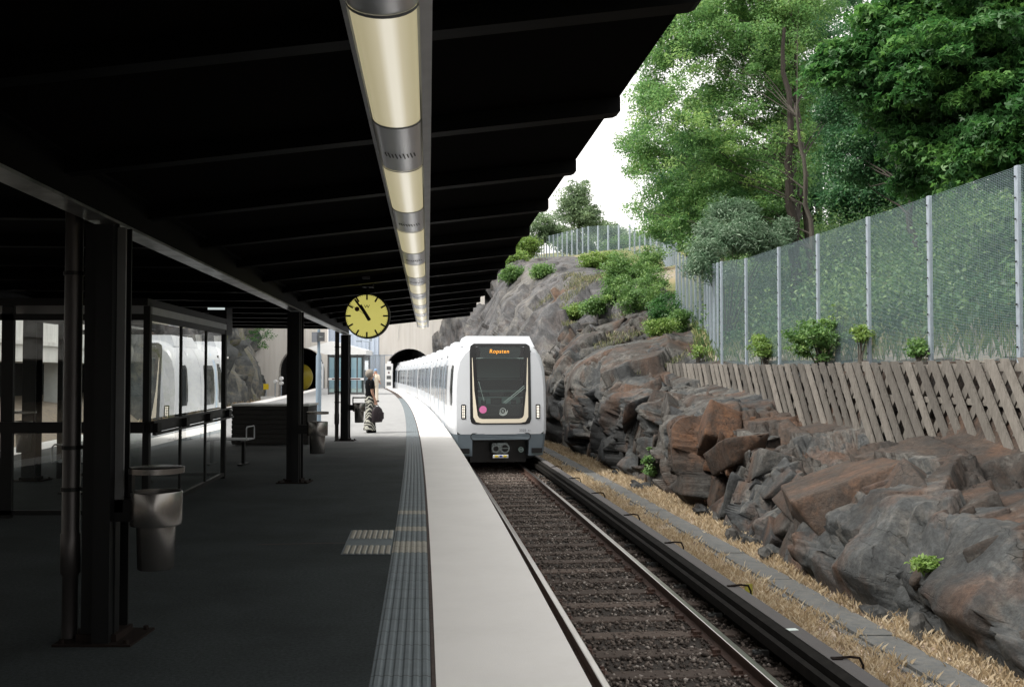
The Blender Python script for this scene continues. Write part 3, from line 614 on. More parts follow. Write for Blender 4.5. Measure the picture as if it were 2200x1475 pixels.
    put(27.5,.38,2.2,1.4,1.2,.60,.34,R(-36)); put(31,.38,2.2,1.7,1.2,.64,.34,R(-36))
    return tag(bulk('rock_blocks', np.array(V), np.array(Fc), np.clip(np.array(T),0,1), M['rock']), kind='structure')
rock_blocks()
from mathutils.bvhtree import BVHTree
_nr, _nc, _ = TG.shape
TBV = BVHTree.FromPolygons([tuple(p) for p in TG.reshape(-1,3)], [(i*_nc+j, i*_nc+j+1, (i+1)*_nc+j+1, (i+1)*_nc+j) for i in range(_nr-1) for j in range(_nc-1)])
def hit(px, py):
    """where the sight line through a pixel meets the built terrain"""
    d = at(px, py, Y=10)-Vector((0,0,CAMZ)); r = TBV.ray_cast(Vector((0,0,CAMZ)), d.normalized(), 400); return r[0]
def surf_z(X, Y):
    """height of the built terrain under (X, Y): highest column near there"""
    i = int(np.argmin(np.abs(TYs-Y))); row = TG[i]; o = np.argsort(row[:,0]); return float(np.interp(X, row[o,0], row[o,2]))

# lower ground: one big sheet, then the track bed and verge
g = MB(); g.add([(-700,-200,-1.62),(700,-200,-1.62),(700,1500,-1.62),(-700,1500,-1.62)], [(0,1,2,3)]); struct('ground', g, M['soil'])
YB = yr(-30, 60, .5)+yr(62, 130, 2)
v = MB(); v.sweep([(3.62,-1.36),(4.1,-1.335),(4.75,-1.33),(5.3,-1.33),(5.8,-1.34),(6.8,-1.34)], YB); struct('trackside_soil', v, M['soil'])
v = MB(); v.sweep([(.7,-1.29),(1.3,-1.268),(2.3,-1.265),(3.3,-1.268),(3.65,-1.30)], YB); struct('ballast_bed', v, M['ballast_bed'])
v = MB(); v.sweep([(-8.5,-1.31),(-10.2,-1.28),(-11.9,-1.31)], YB, cL); struct('far_ballast_bed', v, M['ballast_bed'])
v = MB(); v.sweep([(-11.9,-1.31),(-13,-1.3),(-17,-1.1),(-24,-1.0)], YB, cL); struct('far_verge', v, M['soil'])

# cable trough: covers laid end to end
t = thing('cable_trough', (XR(5.0, 14), 14, -1.33), 'grey concrete cable trough running through the dry grass beside the track', 'cable trough')
v = MB()
for i in range(56):
    a = 3+i*1.0; j = random.uniform(-.012,.012); zt = -1.275+random.uniform(-.006,.006)
    q = [(4.78+j, zt), (5.18+j, zt)]
    v.sweep([(4.78+j,-1.36),(4.78+j,zt),(5.18+j,zt),(5.18+j,-1.36)], [a+.006, a+.5, a+.994], closed=True)
mk('cover_slab', v, M['trough'], t)
v = MB(); v.sweep([(4.68,-1.37),(4.68,-1.30),(4.765,-1.30),(4.765,-1.37)], yr(3,59,.5), closed=True); mk('side_kerb', v, M['trough'], t)

# ================================================================ railway track
def rail_prof(w, z): 
    return [(w-.07,z-.16),(w-.07,z-.145),(w-.012,z-.12),(w-.012,z-.045),(w-.036,z-.035),(w-.036,z-.003),(w-.028,z),(w+.028,z),(w+.036,z-.003),(w+.036,z-.035),(w+.012,z-.045),(w+.012,z-.12),(w+.07,z-.145),(w+.07,z-.16)]
tr = thing('railway_track', (XR(2.32, 14), 14, -1.1), 'worn steel track on dark sleepers between platform edge and rock face', 'railway track')
RY = yr(-20, 60, 1.5)+yr(62, 125, 3)
for w in (1.575, 3.075):
    mb = MB(); P = rail_prof(w, -1.1); mb.sweep(P, RY, closed=True)
    o = mk('rail', mb, [M['railside'], M['rail']], tr)
    o.data.polygons.foreach_set('material_index', [1 if (p.normal.z > .35 and p.center.z > -1.107-tr.location.z) else 0 for p in o.data.polygons])
k = 0; Y = 4.6
while Y < 31:
    mb = MB(); ang = math.atan2(.084+Y/1200, 1); c = cR(Y); jj = random.uniform(-.03,.03)
    Rm = Matrix.Rotation(ang, 3, 'Z')
    mb.box((c+2.34+jj+.15, Y-(.0), -1.315), (2.75, .24, .14), M=Rm, ch=.012)
    for w in (1.575, 3.075):
        mb.box((c+w, Y, -1.253), (.34, .17, .022), M=Rm, mi=1)
        for s_ in (-.12, .12):
            mb.lathe([(0,.05),(.022,.05),(.026,.03),(.03,0)], (c+w+s_, Y+.04, -1.243), 8, mi=1); mb.lathe([(0,.04),(.02,.04),(.026,0)], (c+w+s_, Y-.05, -1.243), 8, mi=1)
            mb.box((c+w+s_*.75, Y, -1.225), (.07,.09,.03), M=Rm, mi=1)
    mk('sleeper', mb, [M['sleeper'], M['railside']], tr); Y += .705; k += 1
tl = thing('railway_track', (cL(20)-10.2, 20, -1.1), 'far track behind the glass shelter on the other side of the platform', 'railway track')
for w in (-10.95, -9.45):
    mb = MB(); mb.sweep(rail_prof(w, -1.1), RY, cL, closed=True); mk('rail', mb, M['railside'], tl)

# power rail under a board cover
pr = thing('power_rail', (XR(3.55, 14), 14, -1.3), 'covered power rail under a long grey board beside the right running rail', 'power rail')
PY = yr(-10, 40, .8)
v = MB(); v.sweep([(3.535,-.93),(3.535,-.895),(3.70,-.895),(3.70,-.93)], PY, closed=True, jit=.0); mk('cover_board', v, M['board'], pr)
v = MB(); v.sweep([(3.38,-1.10),(3.38,-1.0),(3.43,-.985),(3.43,-1.10)], PY, closed=True); v.sweep([(3.45,-1.0),(3.45,-.93),(3.53,-.905),(3.53,-1.0)], PY, closed=True)
v.sweep([(3.47,-1.12),(3.47,-1.005),(3.49,-1.005),(3.49,-1.12)], PY, closed=True); v.sweep([(3.66,-1.05),(3.66,-.935),(3.68,-.935),(3.68,-1.05)], PY, closed=True); mk('side_board', v, M['tarblack'], pr)
v = MB(); v.sweep([(3.50,-1.26),(3.50,-1.23),(3.555,-1.19),(3.52,-1.08),(3.52,-1.03),(3.62,-1.03),(3.62,-1.08),(3.575,-1.19),(3.64,-1.23),(3.64,-1.26)], PY, closed=True); mk('conductor', v, M['tarblack'], pr)
yy = [at(*p, Z=-.9).y for p in ((1830,1416),(1588,1260),(1450,1167),(1350,1107),(1290,1060),(1240,1028),(1200,1003))]
for Y in yy:
    c = cR(Y); mb = MB(); mb.tube([(c+3.60,Y,-.885),(c+3.72,Y,-.875),(c+3.80,Y,-.885),(c+3.83,Y,-.95),(c+3.83,Y,-1.28)], .012, 8); mb.box((c+3.60,Y,-.887), (.09,.06,.012)); mb.box((c+3.8,Y,-1.31), (.16,.2,.06))
    mk('hook_bracket', mb, M['base'], pr, smooth=True)
    mb = MB(); mb.lathe([(0,-1.2),(.05,-1.2),(.05,-1.22),(.035,-1.24),(.055,-1.27),(.04,-1.29),(.06,-1.33)], (c+3.57,Y,0), 10); mk('insulator', mb, M['concrete_lt'], pr)
for dy in range(18):
    Y = 5.5+dy*1.55; c = cR(Y); mb = MB(); mb.lathe([(0,0),(.035,0),(.04,-.02),(.03,-.05)], (c+3.36,Y,-1.2), 8); mb.box((c+3.42,Y,-1.25),(.14,.05,.1)); mk('bolt_lug', mb, M['trough'], pr)
# small yellow marker plate and white tag
p = at(1594, 1268, Z=-1.0)
t = thing('marker_plate', (p.x+.08, p.y, -1.33), 'small faded yellow marker plate standing in the dry grass beside the covered power rail', 'marker')
mb = MB(); mb.box((p.x+.08,p.y,-1.02), (.10,.012,.20), rz=.3); mk('plate', mb, mat('faded_yellow', (.30,.28,.04), .6, var=(.2,.18,.05), vscale=20), t)
mb = MB(); mb.tube([(p.x+.09,p.y+.01,-1.36),(p.x+.09,p.y+.01,-1.1)], .01, 6); mk('post', mb, M['railside'], t)
p = at(1702, 1351, Z=-.89); mb = MB(); mb.box((p.x,p.y,-.891), (.10,.07,.006), rz=.2); tag(mk('white_tag', mb, M['markwhite']), 'small white tag lying on the grey power rail board', 'tag')

# ballast stones (countless)
def stones(name, n, wf, zf, Yr, size, m):
    Y = Yr[0]+(Yr[1]-Yr[0])*rng.uniform(0,1,n)**1.6; w = rng.uniform(wf[0], wf[1], n); X = w-.084*Y-np.where(Y>0,Y*Y/2400,0)
    base = np.array([(1,0,0),(0,1,0),(-1,0,0),(0,-1,0),(0,0,.8),(0,0,-.8)]); F8 = np.array([(0,1,4),(1,2,4),(2,3,4),(3,0,4),(1,0,5),(2,1,5),(3,2,5),(0,3,5)])
    s = size*rng.uniform(.5,1.3,n); B = base[None]*s[:,None,None]*rng.uniform(.6,1.2,(n,6,1)); a = rng.uniform(0,6.3,n); b = rng.normal(0,.5,n)
    x = B[...,0]*np.cos(a)[:,None]-B[...,1]*np.sin(a)[:,None]; y = B[...,0]*np.sin(a)[:,None]+B[...,1]*np.cos(a)[:,None]; z = B[...,2]
    x2 = x*np.cos(b)[:,None]+z*np.sin(b)[:,None]; z2 = -x*np.sin(b)[:,None]+z*np.cos(b)[:,None]
    V = np.stack([x2+X[:,None], y+Y[:,None], z2+(zf+rng.uniform(-.008,.02,n))[:,None]], 2).reshape(-1,3)
    FC = (F8[None]+6*np.arange(n)[:,None,None]).reshape(-1,3); return tag(bulk(name, V, FC, np.repeat(rng.uniform(0,1,n)**1.5, 8), m), kind='stuff')
tag(stones('ballast_gravel', 34000, (.75,3.72), -1.262, (4,32), .027, M['stone']), 'dark brown ballast gravel between and around the rails', 'gravel', kind='stuff')

# dry grass and leaf litter on the verge
def blades(name, X, Y, Z, h, wd, m, lean=.5, tint=None):
    n = len(X); a = rng.uniform(0,6.283,n); dx, dy = np.cos(a), np.sin(a); ln = rng.uniform(.1,lean,n)*h; b = rng.uniform(0,6.283,n); sx, sy = np.cos(b)*wd/2, np.sin(b)*wd/2
    V = np.stack([np.stack([X-sx,Y-sy,Z],1), np.stack([X+sx,Y+sy,Z],1), np.stack([X+dx*ln*.4+sx*.6,Y+dy*ln*.4+sy*.6,Z+h*.6],1), np.stack([X+dx*ln,Y+dy*ln,Z+h*rng.uniform(.75,1,n)],1)],1).reshape(-1,3)
    return bulk(name, V, np.arange(4*n).reshape(n,4), rng.uniform(0,1,n) if tint is None else tint, m)
def tuft_pts(n, w0, w1, Y0, Y1, ntuft, spread, pw=1.5):
    tY = Y0+(Y1-Y0)*rng.uniform(0,1,ntuft)**pw; tw = rng.uniform(w0,w1,ntuft); k = rng.integers(0,ntuft,n); r = rng.normal(0,spread,(n,2))
    Y = tY[k]+r[:,0]; w = np.clip(tw[k]+r[:,1], w0-.05, w1+.25); return w-.084*Y-Y*Y/2400, Y, k
Xs, Ys_, ks = [], [], []
for (w0,w1,nt,nb) in ((3.88,4.66,1500,95000),(5.28,5.95,1500,95000)):
    x, y, k_ = tuft_pts(nb, w0, w1, 6, 42, nt, .075); Xs.append(x); Ys_.append(y); ks.append(k_)
X = np.concatenate(Xs); Y = np.concatenate(Ys_)
x, y, k_ = tuft_pts(5000, 4.68, 4.80, 6, 30, 120, .04); X = np.concatenate([X,x]); Y = np.concatenate([Y,y]); x, y, k_ = tuft_pts(6000, 5.14, 5.24, 6, 30, 140, .04); X = np.concatenate([X,x]); Y = np.concatenate([Y,y])
hm = .03+.13*np.abs(np.sin(X*37.1)*np.cos(Y*23.7))**1.3
tw_ = X+.084*Y+Y*Y/2400; kp = ~((tw_ > 4.83) & (tw_ < 5.15) & (rng.uniform(0,1,len(X)) < .9)); X, Y, hm = X[kp], Y[kp], hm[kp]
tag(blades('dry_grass', X, Y, np.full(len(X), -1.335), hm*rng.uniform(.5,1.2,len(X)), .0048, M['drygrass'], .75), 'short straw coloured dry grass along the track verge', 'grass', kind='stuff')
n = 24000; Y = 6+26*rng.uniform(0,1,n)**1.8; w = np.where(rng.uniform(0,1,n) < .35, rng.uniform(3.85,4.7,n), np.where(rng.uniform(0,1,n) < .06, rng.uniform(4.8,5.2,n), rng.uniform(5.2,6.1,n))); X = w-.084*Y-Y*Y/2400
V, FC = leaf_quads(np.stack([X,Y,np.full(n,-1.32)+rng.uniform(0,.04,n)],1), .03, .022, upbias=1.2)
tag(bulk('leaf_litter', V, FC, rng.uniform(0,1,n), M['litter']), 'dry brown leaf litter scattered in the verge grass', 'leaf litter', kind='stuff')

# ================================================================ platform
YP = yr(-60, 102.5, .5)
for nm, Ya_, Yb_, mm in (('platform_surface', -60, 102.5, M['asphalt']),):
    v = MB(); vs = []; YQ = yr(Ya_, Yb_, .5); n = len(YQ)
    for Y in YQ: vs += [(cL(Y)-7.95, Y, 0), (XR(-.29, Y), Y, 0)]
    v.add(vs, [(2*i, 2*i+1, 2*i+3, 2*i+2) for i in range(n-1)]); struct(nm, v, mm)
v = MB(); v.sweep([(.055,.0),(.85,.0),(.855,-.01),(.855,-.11),(.78,-.12),(.78,-1.35)], YP); struct('platform_edge', v, M['edge'])
v = MB(); v.sweep([(.034,.001),(.050,.001)], YP); struct('platform_joint', v, M['joint'])
v = MB(); v.sweep([(-7.95,.0),(-8.75,.0),(-8.755,-.1),(-8.7,-.12),(-8.7,-1.35)], YP, cL); struct('far_platform_edge', v, M['edge'])
v = MB(); v.add([(XR(.8,102.5),102.5,0),(cL(102.5)-8.7,102.5,0),(cL(102.5)-8.7,102.5,-1.4),(XR(.8,102.5),102.5,-1.4)], [(0,1,2,3)]); struct('platform_end_wall', v, M['edge'])
# tactile paving: ribbed plates
beige = [(12.66,12.95),(11.22,11.55),(10.0,10.35),(9.0,9.6)]
v = MB(); Y = 3.2; 
while Y < 62:
    c0, c1 = cR(Y), cR(Y+.3); mid = Y+.15; mi = 1 if any(a <= mid <= b for a, b in beige) else 0; rib = Y < 36
    prof = []
    if rib:
        for r_ in range(6):
            x0 = -.275+r_*.0505; prof += [(x0,.001),(x0+.010,.0065),(x0+.030,.0065),(x0+.040,.001)]
    else: prof = [(-.275,.003),(.02,.003)]
    prof = [(-.288,.0)]+prof+[(.028,.0)]
    m_ = len(prof); vs = [(w+cR(Y+d), Y+d, z if d in (.004,.296) else z) for d in (.004,.296) for (w,z) in prof]
    v.add(vs, [(k,k+1,m_+k+1,m_+k) for k in range(m_-1)], mi); Y += .3
struct('tactile_paving', v, [M['tact'], M['tactb']], smooth=False)
v = MB(); v.sweep([(-.29,-.004),(.056,-.004)], YP); struct('tactile_bed', v, M['joint'])
v = MB()
for j, Y0 in enumerate((8.82, 9.62)):
    for r_ in range(8):
        x0 = -.72+r_*.053
        v.sweep([(x0,.0045),(x0+.010,.011),(x0+.034,.011),(x0+.044,.0045)], [Y0+(0 if j else 0), Y0+(.42 if j == 0 else .5)], mi=1)
v.sweep([(-.735,.004),(-.295,.004)], [8.8, 10.15], mi=0)
struct('tactile_patch', v, [M['tact'], M['tactb']])
v = MB(); v.add([(XR(-1.55,9.35),9.3,.003),(XR(-.72,9.35),9.4,.003),(XR(-.72,9.4),9.43,.003),(XR(-1.55,9.4),9.33,.003)], [(0,1,2,3)]); struct('paving_crack', v, M['joint'])
# ================================================================ station canopy
cn = thing('station_canopy', (XR(-1.95, 6.06), 6.06, 0), 'long black timber platform canopy carried on dark steel posts', 'canopy')
SECT = [(-8.95,3.08),(-5.9,2.79),(-1.95,2.75),(1.02,3.075)]
v = MB(); YC = [-60, -35, -10, 0, 5, 10, 15, 20, 24.35]
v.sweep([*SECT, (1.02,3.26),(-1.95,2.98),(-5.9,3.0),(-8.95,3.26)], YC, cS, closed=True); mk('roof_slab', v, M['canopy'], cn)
v = MB()
for kk in range(-34, 13):
    Y = 5.33+1.585*kk
    pr_ = [(w, z-.001) for w, z in SECT]+[(1.02,2.985),(-1.95,2.66),(-5.9,2.70),(-8.95,2.99)]
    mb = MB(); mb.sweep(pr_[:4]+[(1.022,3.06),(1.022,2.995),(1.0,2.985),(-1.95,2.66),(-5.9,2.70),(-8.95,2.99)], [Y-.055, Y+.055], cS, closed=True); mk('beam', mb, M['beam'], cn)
def girder(w):
    mb = MB(); mb.sweep([(w-.008,2.52),(w-.008,2.735),(w+.008,2.735),(w+.008,2.52)], YC, cS, closed=True)
    mb.sweep([(w-.075,2.5),(w-.075,2.516),(w+.075,2.516),(w+.075,2.5)], YC, cS, closed=True, mi=1)
    mb.sweep([(w-.07,2.737),(w-.07,2.752),(w+.07,2.752),(w+.07,2.737)], YC, cS, closed=True); mk('girder', mb, [M['beam'], M['flange']], cn)
girder(-1.95); girder(-5.9)
def post(w, Y, pipe, b=.20):
    c = cS(Y)+w; mb = MB()
    mb.box((c,Y,1.24), (.012,.20,2.50)); mb.box((c,Y-.10,1.24), (b,.014,2.50)); mb.box((c,Y+.10,1.24), (b,.014,2.50))
    if w > -3: mb.box((c+.04,Y-.09,1.24), (.10,.16,2.48))
    p = mk('post', mb, M['black'], cn)
    mb = MB(); mb.box((c,Y,.006), (.46,.40,.014)); mb.box((c+.0,Y,.03), (.24,.26,.05)); 
    for sx in (-.19,.19):
        for sy in (-.16,.16): mb.lathe([(0,.035),(.016,.035),(.018,.012)], (c+sx,Y+sy,0), 6)
    mk('base_plate', mb, M['base'], p)
    if pipe:
        px_ = c-.20; mb = MB(); mb.lathe([(.052,2.72),(.052,.64),(.058,.63),(.058,.40),(.045,.38),(.045,0)], (px_,Y-.03,0), 16); dp = mk('downpipe', mb, M['pipe'], p, smooth=True)
        mb = MB()
        for z in (2.2,1.15,.9): mb.lathe([(.054,z-.012),(.060,z-.012),(.060,z+.012),(.054,z+.012)], (px_,Y-.03,0), 16); mb.box((px_+.08,Y-.03,z),(.06,.02,.02))
        mk('pipe_clamp', mb, M['black'], p)
    return c
for i, Y in enumerate((-46,-37.4,-28.7,-20.0,-11.34,-2.64,6.06,14.6,23.5)):
    c = post(-1.95, Y, Y in (6.06,23.5)); post(-5.9, Y+.25, False)
# grey cover plate on the first post
c = cS(6.06)-1.95; mb = MB(); mb.box((c+.118,5.96,1.62), (.05,.02,1.70)); mk('cover_plate', mb, M['grey'], cn)

# ---- luminaire row
lw = -.145; lc = lambda Y: cS(Y)+lw
lr = thing('light_channel', (lc(8), 8, 2.9), 'continuous row of lit tubular lamps in a grey metal channel under the canopy', 'light fitting')
HB = 2.70
v = MB(); LY = [-22+ 2.37*i for i in range(20)]
P0 = 3.036-2.37*20
YL = [P0, 25.0]
v.sweep([(lw-.125,HB+.16),(lw-.13,HB+.04),(lw-.112,HB+.03),(lw-.112,HB+.045),(lw-.118,HB+.05),(lw-.115,HB+.17)], YL, cS, closed=True)
v.sweep([(lw+.125,HB+.16),(lw+.155,HB+.04),(lw+.115,HB+.03),(lw+.112,HB+.045),(lw+.13,HB+.05),(lw+.115,HB+.17)], YL, cS, closed=True)
v.sweep([(lw-.125,HB+.16),(lw-.125,HB+.20),(lw+.125,HB+.20),(lw+.125,HB+.16)], YL, cS, closed=True); mk('side_rail', v, M['alu'], lr)
def arcp(n, hw, sag): return [(lw+hw*math.sin(a), HB+.045-sag*math.cos(a)+ .0) for a in [(-80+160*i/n)*math.pi/180 for i in range(n+1)]]
for i in range(-20, 10):
    a = 3.036+2.37*i; e = min(a+1.40, 25); 
    if a > 24.6: break
    mb = MB(); P = arcp(12, .108, .048); mb.sweep(P, [a, e], cS); o = mk('diffuser', mb, M['lamp'], lr, smooth=True, recalc=False)
    at_ = o.data.attributes.new('tint', 'FLOAT', 'POINT'); n = len(P); at_.data.foreach_set('value', [max(0, 1-abs((k % n)/(n-1)-.54)*3.4)**1.2 if True else 0 for k in range(len(o.data.vertices))])
    for y_, nm in ((a, 'end_ring'), (e, 'end_ring')):
        mb = MB(); P2 = arcp(12, .114, .053); mb.sweep(P2, [y_-.014, y_+.014], cS); mk(nm, mb, M['greyprint'], lr, smooth=True)
    if e < 24.9:
        f = min(a+2.37, 25); mb = MB(); mb.sweep(arcp(12, .111, .050), [e+.012, f-.012], cS)
        for q in range(9):
            ang = (-40+10*q)*math.pi/180; ym = (e+f)/2+.1
            mb.box((cS(ym)+lw+.112*math.sin(ang), ym, HB+.045-.0515*math.cos(ang)), (.006,.10 if q % 2 else .07,.003), mi=1)
        mk('blank_cover', mb, [M['cover'], M['grey']], lr, smooth=True)

# ---- clock
ck = Vector((at(790,679,Y=14.3).x, 14.3, at(790,679,Y=14.3).z)); CR = 48.5*14.3/F
t = thing('platform_clock', (ck.x, ck.y, ck.z), 'round yellow station clock with black hands hanging under the canopy', 'clock')
mb = MB(); mb.lathe([(CR*.93,-.085),(CR*.985,-.085),(CR,-.06),(CR,.06),(CR*.985,.085),(CR*.93,.085)], ck, 48, 'Y'); mk('rim', mb, M['black'], t, smooth=True)
for s_ in (-1, 1):
    mb = MB(); mb.lathe([(0,s_*.078),(CR*.955,s_*.078)], ck, 48, 'Y'); f = mk('face', mb, M['clockface'], t)
    mb = MB(); yk = ck.y+s_*.0805
    def hand(a0, r0, r1, w0, w1, mb=mb, yk=yk, dy=0, mi=0):
        a = R(a0); d = Vector((math.sin(a)*(-s_), 0, math.cos(a))); q = Vector((d.z,0,-d.x)); c_ = Vector((ck.x, yk+s_*dy, ck.z)); h = Vector((0, s_*.003, 0))
        if s_ < 0: d = Vector((math.sin(a),0,math.cos(a))); q = Vector((d.z,0,-d.x))
        p = [c_+d*r0+q*w0/2, c_+d*r1+q*w1/2, c_+d*r1-q*w1/2, c_+d*r0-q*w0/2]; mb.add(p+[x+h for x in p], [(0,1,2,3),(7,6,5,4),(0,4,5,1),(1,5,6,2),(2,6,7,3),(3,7,4,0)], mi)
    for i in range(60):
        if i % 5 == 0: hand(i*6, CR*.71, CR*.93, .024, .024)
        else: hand(i*6, CR*.885, CR*.915, .007, .007)
    mk('minute_marks', mb, M['ink'], f)
    mb = MB(); hand(-31.5, -CR*.22, CR*.56, .050, .042, mb=mb, dy=.006); mk('hour_hand', mb, M['ink'], f)
    mb = MB(); hand(-36, -CR*.24, CR*.91, .038, .026, mb=mb, dy=.012); mk('minute_hand', mb, M['ink'], f)
    mb = MB(); hand(-55, -CR*.1, CR*.93, .006, .004, mb=mb, dy=.018)
    a = R(-55)*(-s_) ; d = Vector((math.sin(R(-55))*(1 if s_ < 0 else -1),0,math.cos(R(-55)))); mb.lathe([(0,s_*.0225),(CR*.105,s_*.0225),(CR*.105,s_*.018)], (ck.x+d.x*CR*.52, yk, ck.z+d.z*CR*.52), 16, 'Y'); mk('second_hand', mb, M['redink'], f)
Mx = Matrix.Translation((0,-.083,CR*.41)) @ FRONT @ Matrix.Diagonal((1.25,1,1,1)); text_obj('maker_mark', 'W', .062, M['ink'], Mx, t, .002)
mb = MB(); mb.tube([(ck.x,ck.y,ck.z+CR*.97),(ck.x,ck.y,2.86)], .02, 10); mb.box((ck.x,ck.y,2.85), (.16,.16,.05)); mk('hanger', mb, M['black'], t)
# ceiling speaker and hanging cable beads
p = at(787,592,Y=13.2); t = thing('ceiling_speaker', (p.x,p.y,p.z), 'small grey box speaker on the canopy underside above the clock', 'speaker')
mb = MB(); mb.box(p, (.10,.12,.10), ch=.01); mk('housing', mb, M['grey'], t); mb = MB(); mb.box((p.x,p.y,(p.z+2.85)/2), (.03,.03,2.85-p.z)); mk('bracket', mb, M['black'], t)

# ---- litter bins
def litter_bin(x, Y, label, s_=1, r=.15):
    t = thing('litter_bin', (x, Y, .43), label, 'litter bin', 'steel litter bins on the canopy posts')
    mb = MB(); mb.lathe([(0,.69),(r*.98,.69),(r,.70),(r,.885),(r*.985,.89),(r*.93,.89),(r*.93,.72)], (x,Y,0), 28); mk('upper_drum', mb, M['steel'], t, smooth=True)
    mb = MB(); mb.lathe([(0,.43),(r*.68,.43),(r*.70,.435),(r*.76,.69)], (x,Y,0), 28); mk('lower_drum', mb, M['steel'], t, smooth=True)
    mb = MB(); mb.lathe([(0,1.035),(r*1.0,1.035),(r*1.08,1.032),(r*1.08,1.0),(r*1.0,.998),(0,.998)], (x,Y,0), 28); mk('rain_cap', mb, M['steel'], t, smooth=True)
    mb = MB(); mb.box((x-s_*r*1.0,Y,.93), (.022,.05,.16)); mb.box((x-s_*(r+.05),Y,.78), (.14,.10,.13)); mk('bracket', mb, M['black'], t)
p = at(336,1092,Y=6.0); litter_bin(p.x, 6.0, 'dented steel litter bin on the nearest black canopy post beside the round downpipe')
p = at(682,930,Y=14.45); litter_bin(p.x, 14.45, 'steel litter bin on the middle canopy post with a yellow hood behind')
p = at(772,876,Y=23.4); litter_bin(p.x, 23.4, 'steel litter bin on the post beside the woman in zebra trousers', r=.15)
p = at(52,930,Y=14.7); litter_bin(p.x, 14.7, 'steel litter bin seen through the left glass of the waiting shelter', s_=-1)

# ---- yellow hood and its conduit
p = at(640,810,Y=15.0)
t = thing('phone_hood', (p.x, p.y, 1.2), 'yellow rounded hood fixed behind the middle black post', 'phone hood')
mb = MB(); pr_ = [(0,-.05)]
rz = .195
prof = [(rz*math.sin(a), 1.0*math.cos(a)) for a in [i*math.pi/12 for i in range(13)]]
mb = MB(); mb.lathe([(max(.001,.20*math.sin(q*math.pi/14)), -.15*math.cos(q*math.pi/14)) for q in range(15)], (0,0,0), 24, 'X'); mb.v = [tuple(Matrix.Rotation(R(-18),3,'Z') @ Vector(q) + Vector((p.x+.06,p.y,p.z))) for q in mb.v]
mk('hood', mb, M['yellow'], t, smooth=True)
mb = MB(); mb.tube([(p.x+.085,p.y-.25,1.78),(p.x+.085,p.y-.25,2.5)], .012, 8); mk('conduit', mb, M['bluesteel'], t); mb = MB(); mb.box((p.x-.02,p.y-.12,1.55), (.06,.22,.12)); mk('bracket', mb, M['black'], t)

# ================================================================ glass waiting shelter
sx = lambda w, Y: cS(Y)+w
sh = thing('waiting_shelter', (sx(-4.3,13),13,0), 'glass walled waiting shelter with black frame standing under the canopy', 'shelter')
W0, W1, Ya, Yb = -5.55, -3.09, 10.95, 15.05
def frame_bar(mb, a, b, th=.04, dp=.05):
    a, b = Vector(a), Vector(b); d = b-a; L = d.length; zq = Vector((0,0,1)).rotation_difference(d.normalized()).to_matrix(); mb.box((a+b)/2, (th,dp,L), M=zq)
mb = MB()
for w, Y in ((W1,Ya),(W1,Yb),(W0,Ya),(W0,Yb)): mb.box((sx(w,Y),Y,1.19),(.07,.07,2.36))
mb.box((sx(-4.62,Ya),Ya,1.19),(.13,.05,2.36))
for f_ in (.36,.70): Y = Ya+(Yb-Ya)*f_; mb.box((sx(W1,Y),Y,1.17),(.03,.04,2.18))
for z, h in ((2.21,.07),(.07,.05)):
    mb.sweep([(W1-.025,z-h/2),(W1-.025,z+h/2),(W1+.025,z+h/2),(W1+.025,z-h/2)], [Ya,Yb], cS, closed=True)
    mb.box(((sx(W0,Ya)+sx(W1,Ya))/2,Ya,z),(W1-W0,.05,h)); mb.box(((sx(W0,Yb)+sx(W1,Yb))/2,Yb,z),(W1-W0,.05,h))
mk('frame', mb, M['black'], sh)
mb = MB(); mb.sweep([(W0-.12,2.33),(W0-.12,2.41),(W1+.03,2.41),(W1+.03,2.33)], [Ya-.12,Yb+.05], cS, closed=True); mk('roof', mb, M['black'], sh)
mb = MB(); mb.sweep([(W1+.03,2.245),(W1+.03,2.325),(W1+.036,2.325),(W1+.036,2.245)], [Ya,Yb], cS, closed=True); mk('header_panel', mb, M['alu'], sh)
cuts = [Ya+.03, Ya+(Yb-Ya)*.36, Ya+(Yb-Ya)*.70, Yb-.03]
for i in range(3):
    mb = MB(); a, b = cuts[i]+.02, cuts[i+1]-.02; mb.poly([(sx(W1,a),a,.1),(sx(W1,b),b,.1),(sx(W1,b),b,2.18),(sx(W1,a),a,2.18)]); mk('pane', mb, M['glass'], sh)
xs = [W0+.03,-4.62,-3.85,W1-.03]
for i in range(3):
    if i == 1: pass
    a, b = xs[i]+.01, xs[i+1]-.01; mb = MB(); mb.poly([(sx(a,Ya),Ya,.1),(sx(b,Ya),Ya,.1),(sx(b,Ya),Ya,2.18),(sx(a,Ya),Ya,2.18)]); mk('pane', mb, M['glass'], sh)
mb = MB(); mb.poly([(sx(W0,Yb),Yb,.1),(sx(W0+1.2,Yb),Yb,.1),(sx(W0+1.2,Yb),Yb,2.18),(sx(W0,Yb),Yb,2.18)]); mk('pane', mb, M['glass'], sh)
mb = MB()
for z, o_ in ((1.06,.09),(.93,.11)): mb.sweep([(W1+o_-.02,z-.012),(W1+o_-.02,z+.012),(W1+o_+.02,z+.012),(W1+o_+.02,z-.012)], [Ya-.1,Yb+.15], cS, closed=True)
for k in range(4):
    Y = Ya+.1+k*1.32; mb.box((sx(W1+.07,Y),Y,.99),(.09,.12,.11))
mb.sweep([(W1+.04,.94),(W1+.04,1.05),(W1+.055,1.05),(W1+.055,.94)], [Ya-.05,Yb+.1], cS, closed=True)
mk('leaning_rail', mb, M['black'], sh)
mb = MB(); mb.box(((sx(W0,Ya)+sx(W1,Ya))/2-.1,Ya-.05,1.0),(W1-W0+.2,.06,.12)); mk('front_rail', mb, M['black'], sh)

